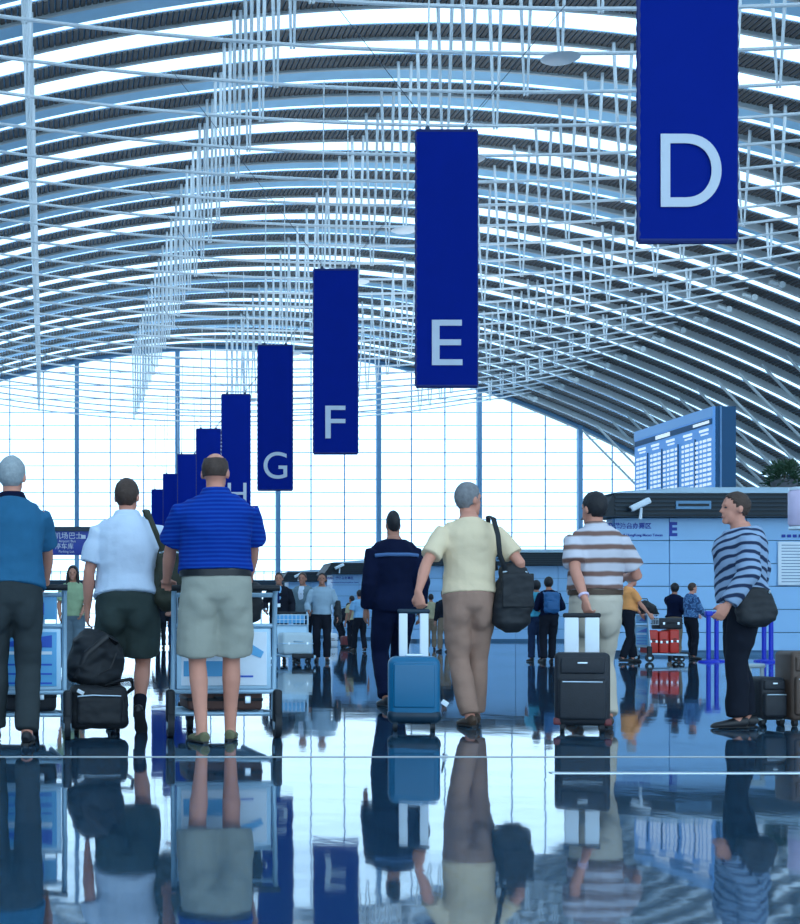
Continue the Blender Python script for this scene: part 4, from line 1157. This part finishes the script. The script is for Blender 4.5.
box_case('carton', 'dark carton low on the cart at the picture\'s left edge', 'carton', rest('', '', '', C1, (0.03, 0.46, 0.17)), 0.0, (0.50, 0.50, 0.20), 'black_case')
t = thing('cabin_bag', 'black bag in the basket of the blue-polo person\'s cart', 'bag', rest('', '', '', C3, (0.15, 0.185, 0.755)), 0.0)
fused(MB().rbox((0, 0, 0.13), (0.24, 0.15, 0.26), 0.05), 'bag_body', 0.012, 2, wrinkle=0.015, wscale=8, material=M['black_bag'], parent=t)
MB().loft([(-0.07, 0, 0.24), (-0.05, 0, 0.32), (0.05, 0, 0.32), (0.07, 0, 0.24)], 0.009, n=8).build('handle', M['black_bag'], t)
t = thing('carrier_bag', 'small blue bag in the basket of the blue-polo person\'s cart', 'bag', rest('', '', '', C3, (-0.12, 0.17, 0.755)), 0.0)
fused(MB().rbox((0, 0, 0.10), (0.20, 0.15, 0.20), 0.03), 'bag_body', 0.012, 2, wrinkle=0.012, wscale=8, material=M['ad_blue'], parent=t)
MB().loft([(-0.05, 0, 0.19), (-0.04, 0, 0.25), (0.04, 0, 0.25), (0.05, 0, 0.19)], 0.006, n=8).build('handle', M['ad_blue'], t)

# ------------------------------------------------------------------ people farther back
def bgp(x, s_, *a, **k_):
    X, Y = px(x, s_)
    k_.setdefault('voxel', 0.011)
    return person(a[0], X, Y, *a[1:], **k_)
R90 = PI / 2
LT = lambda n: ('trousers', n, 0.0, 0.012)
B1 = bgp(628, 50.6, 'person in an orange-yellow polo and black trousers pushing the cart of red cases', -R90, 1.73, ('polo_shirt', 'polo_orange', 'short', 1.0, 0.016), LT('trouser_black'), ('short', 'hair_grey'),
         ankL=(-0.09, 0.12, 0.08), ankR=(0.09, -0.14, 0.09), hL=(-0.2, 0.36, 0.93), hR=(0.2, 0.36, 0.93), elL=(-0.5, -1, -0.4), elR=(0.5, -1, -0.4), belly=0.02, lean=0.08, seed=11)
bgp(674, 45.5, 'person in a dark navy top, hand raised to the face, behind the red cases', -0.9, 1.62, ('blouse', 'navy', 'long', 0.92, 0.014), LT('khaki'), ('bob', 'hair_black'), skin='skin_tan', female=True,
    hL=(-0.12, 0.22, 1.48), hR=(0.2, 0.2, 1.0), elL=(-0.8, 0.2, -1), seed=12, yaw=0.9)
bgp(691, 46.8, 'person in a blue patterned jacket and black trousers beside the queue posts', -R90 + 0.2, 1.61, ('jacket', 'jacket_pattern', 'long', 0.90, 0.024), LT('trouser_black'), ('short', 'hair_brown'), female=True,
    ankL=(-0.09, 0.08, 0.08), hL=(-0.2, 0.3, 1.02), hR=(0.18, 0.3, 1.0), seed=13)
W4 = bgp(537, 50, 'person with dark hair, turquoise top and dark jeans seen from behind', 0.1, 1.60, ('blouse', 'top_teal', 'short', 0.92, 0.016), LT('jeans'), ('bob', 'hair_black'), skin='skin_tan', female=True, ankL=(-0.08, 0.1, 0.08), hL=(-0.14, 0.26, 1.05), hR=(0.14, 0.26, 1.05), seed=14)
W5 = bgp(549, 51, 'person with dark hair wearing a blue backpack, right of the turquoise top', -0.1, 1.65, ('blouse', 'navy', 'long', 0.92, 0.016), LT('trouser_black'), ('bob', 'hair_black'), skin='skin_tan', female=True, ankR=(0.08, 0.12, 0.08), hL=(-0.18, 0.22, 1.1), hR=(0.18, 0.22, 1.1), seed=15)
def backpack(label, c, m, w_=0.30, h_=0.42):
    t = thing('backpack', label, 'backpack', world_at(c, (0, -0.235, 1.02 * c['k'])), c['rz'])
    fused(MB().rbox((0, 0, h_ / 2), (w_, 0.17, h_), 0.07), 'bag_body', 0.012, 3, wrinkle=0.01, wscale=9, material=M[m], parent=t)
    MB().rbox((0, -0.085, h_ * .36), (w_ * .7, 0.04, h_ * .42), 0.018).build('front_pocket', M[m], t)
    for sg in (-1, 1): MB().loft([(sg * 0.09, 0.07, h_ * .2), (sg * 0.11, 0.10, h_ * .9), (sg * 0.11, 0.19, h_ * 1.02), (sg * 0.11, 0.345, h_ * .86), (sg * 0.12, 0.355, h_ * .5)], [(0.025, 0.006)] * 5, side=(1, 0, 0), n=8).build('strap', M[m], t)
backpack('blue backpack worn by the dark-haired person near the turquoise top', W5, 'backpack_blue')
def tie(c):
    T, k = c['T'], c['k']
    MB().loft([T(0, 0.126, 1.14), T(0, 0.146, 1.25), T(0, 0.140, 1.36), T(0, 0.098, 1.44), T(0, 0.080, 1.48)], [(0.03, 0.012), (0.055, 0.012), (0.065, 0.014), (0.06, 0.014), (0.05, 0.012)], side=(1, 0, 0), n=10).build('shirt_front', M['shirt_blue'], c['root'])
    MB().loft([T(0, 0.14, 1.10), T(0, 0.157, 1.18), T(0, 0.156, 1.34), T(0, 0.113, 1.44)], [(0.004, 0.004), (0.03, 0.006), (0.022, 0.006), (0.018, 0.008)], side=(1, 0, 0), n=8).build('tie', M['tie_navy'], c['root'])
    MB().rbox(T(0.0, 0.172, 1.10), (0.09, 0.008, 0.07), 0.003).build('badge', M['white_plastic'], c['root'])
bgp(279, 50, 'person in a dark suit, sky blue shirt and tie wearing a white badge', PI - 0.25, 1.75, ('suit_jacket', 'suit_dark', 'long', 0.86, 0.022), LT('suit_dark'), ('short', 'hair_black'), skin='skin_tan', extras=tie, hL=(-0.26, 0.14, 0.94), hR=(0.24, 0.20, 1.02), seed=16)
def shirt_front(c):
    T = c['T']
    MB().loft([T(0, 0.126, 1.10), T(0, 0.146, 1.25), T(0, 0.140, 1.36), T(0, 0.098, 1.44), T(0, 0.080, 1.48)], [(0.02, 0.012), (0.05, 0.012), (0.065, 0.014), (0.06, 0.014), (0.05, 0.012)], side=(1, 0, 0), n=10).build('shirt_front', M['shirt_white'], c['root'])
bgp(303, 49, 'person in an open blue-grey jacket and white shirt behind the silver case', PI - 0.45, 1.77, ('suit_jacket', 'suit_grey', 'long', 0.88, 0.022), LT('suit_dark'), ('short', 'hair_brown'), skin='skin_tan', extras=shirt_front, hL=(-0.25, 0.26, 1.0), hR=(0.25, 0.22, 1.0), seed=17)
B8 = bgp(322, 50, 'person in a pale grey-blue shirt with a black bag, beside the silver case cart', PI - 0.2, 1.76, ('shirt', 'shirt_grey', 'long', 0.94, 0.018), LT('trouser_black'), ('short', 'hair_black'), skin='skin_tan', ankL=(-0.10, 0.16, 0.08), hL=(-0.30, 0.08, 0.90), hR=(0.26, 0.26, 1.0), seed=18)
soft_bag('shoulder_bag', 'black bag hanging beside the person in the grey-blue shirt', B8, (-0.31, 0.02, 0.98), (0.16, 0.26, 0.50), M['black_bag'], 'bag')
bgp(360, 36, 'person in a light blue shirt and dark trousers under the H of the small island', 0.15, 1.70, ('shirt', 'shirt_blue', 'short', 0.94, 0.018), LT('trouser_black'), ('short', 'hair_black'), skin='skin_tan', ankL=(-0.10, 0.20, 0.08), ankR=(0.1, -0.12, 0.09), hL=(-0.24, 0.22, 0.95), seed=19)
bgp(352.5, 33.5, 'person in a sand-coloured shirt half hidden by the light blue shirt', 0.5, 1.58, ('shirt', 'shirt_sand', 'short', 0.92, 0.018), LT('trouser_black'), ('short', 'hair_black'), skin='skin_tan', seed=20)
bgp(341, 29, 'person in dark grey bending over by the maroon suitcase', -2.4, 1.66, ('jacket', 'suit_dark', 'long', 0.90, 0.02), LT('trouser_black'), ('short', 'hair_black'), skin='skin_tan', lean=0.75, pelvis_y=-0.12, hL=(-0.15, 0.62, 0.62), hR=(0.15, 0.62, 0.60), elL=(-0.6, -0.4, 0.3), elR=(0.6, -0.4, 0.3), ankR=(0.1, 0.15, 0.08), seed=21)
X_, Y_ = px(345, 31)
suitcase('suitcase', 'maroon suitcase at the feet of the bending person', (X_, Y_ - 0.5, 0), 0.3, 0.46, 0.26, 0.34, 'maroon_case', 'cart_black', None)
X_, Y_ = px(331, 30)
box_case('carton', 'white carton with a brown band left of the maroon suitcase', 'carton', (X_, Y_, 0), 0.1, (0.36, 0.4, 0.46), 'white_plastic', 'cardboard')
bgp(444.5, 36.8, 'person in a black top and khaki trousers seen beyond the yellow-shirted person\'s left arm', 0.2, 1.66, ('jacket', 'suit_dark', 'long', 0.92, 0.018), LT('khaki'), ('short', 'hair_black'), skin='skin_tan', ankL=(-0.09, 0.1, 0.08), seed=22)
bgp(431, 34, 'person in a sand shirt and khaki trousers beyond the teal suitcase handle', -0.2, 1.62, ('shirt', 'shirt_sand', 'short', 0.92, 0.018), LT('khaki'), ('short', 'hair_black'), skin='skin_tan', seed=23)
bgp(161, 31.5, 'person in dark clothes far off, near the olive bag', 0.3, 1.68, ('jacket', 'suit_dark', 'long', 0.88, 0.02), LT('trouser_black'), ('short', 'hair_black'), skin='skin_tan', seed=24)
bgp(173, 31.0, 'person in a navy jacket far off, close to the blue-polo person\'s left arm', -0.4, 1.70, ('jacket', 'navy', 'long', 0.88, 0.02), LT('jeans'), ('short', 'hair_black'), skin='skin_tan', ankR=(0.1, 0.15, 0.08), seed=25)
bgp(73, 66, 'person with long black hair, pale green blouse and grey skirt behind the black bags', PI - 0.1, 1.60, ('blouse', 'green_top', 'short', 0.94, 0.014), ('skirt_trousers', 'skirt_grey', 0.0, 0.035), ('long', 'hair_black'), skin='skin_tan', female=True, hL=(-0.16, 0.24, 0.98), hR=(0.2, 0.2, 0.95), seed=26, voxel=0.009)
bgp(792, 34, 'person in a pale blue shirt near the notice board, beyond the brown case', PI / 2 - 0.5, 1.70, ('shirt', 'shirt_grey', 'short', 0.94, 0.018), LT('jeans'), ('short', 'hair_brown'), seed=27)

# cart with the silver case, seen from its front
X_, Y_ = px(294, 51.5)
C6 = cart('luggage cart carrying a silver-grey case in front of the three men', X_ - 0.05, Y_ + 0.12, PI + 0.1, False)
box_case('hard_case', 'silver-grey hard case on the cart in front of the three men', 'suitcase', rest('', '', '', C6, (0.03, 0.46, 0.17)), 0.12, (0.60, 0.40, 0.42), 'grey_case', 'cart_frame')
# cart with red cases, seen from its side
X_, Y_ = px(639.5, 50)
C7 = cart('luggage cart stacked with red cases and black bags seen from its side', X_, Y_, -R90, False)
for i, (yy, hh) in enumerate(((0.19, 0.46), (0.40, 0.44), (0.61, 0.47))):
    box_case('suitcase', ['red hard suitcase nearest the handle on the side-on cart', 'middle one of the three red suitcases on the side-on cart', 'foremost red suitcase on the side-on cart, by the bumper'][i], 'suitcase',
             rest('', '', '', C7, (0, yy, 0.175)), 0, (0.19, 0.46, hh), 'red_case', 'leather_black', 0.0)['group'] = 'red suitcases on the side-on cart'
box_case('hard_case', 'black case lying across the red suitcases on the side-on cart', 'suitcase', rest('', '', '', C7, (0, 0.55, 0.655)), 0, (0.48, 0.40, 0.22), 'black_case')
t = thing('duffel_bag', 'black rounded bag slung over the handle end of the side-on cart', 'bag', rest('', '', '', C7, (0, 0.10, 0.99)), -0.0)
fused(MB().loft([(-0.24, 0, 0.02), (-0.18, 0, 0.08), (0.0, 0, 0.12), (0.16, 0, 0.04), (0.26, 0, -0.06)], [0.05, 0.11, 0.13, 0.12, 0.05], n=16), 'bag_body', 0.012, 3, wrinkle=0.015, wscale=8, material=M['black_bag'], parent=t)
MB().loft([(-0.12, 0, 0.19), (-0.05, 0, 0.27), (0.05, 0, 0.27), (0.10, 0, 0.18)], 0.010, n=8).build('handle', M['leather_black'], t)
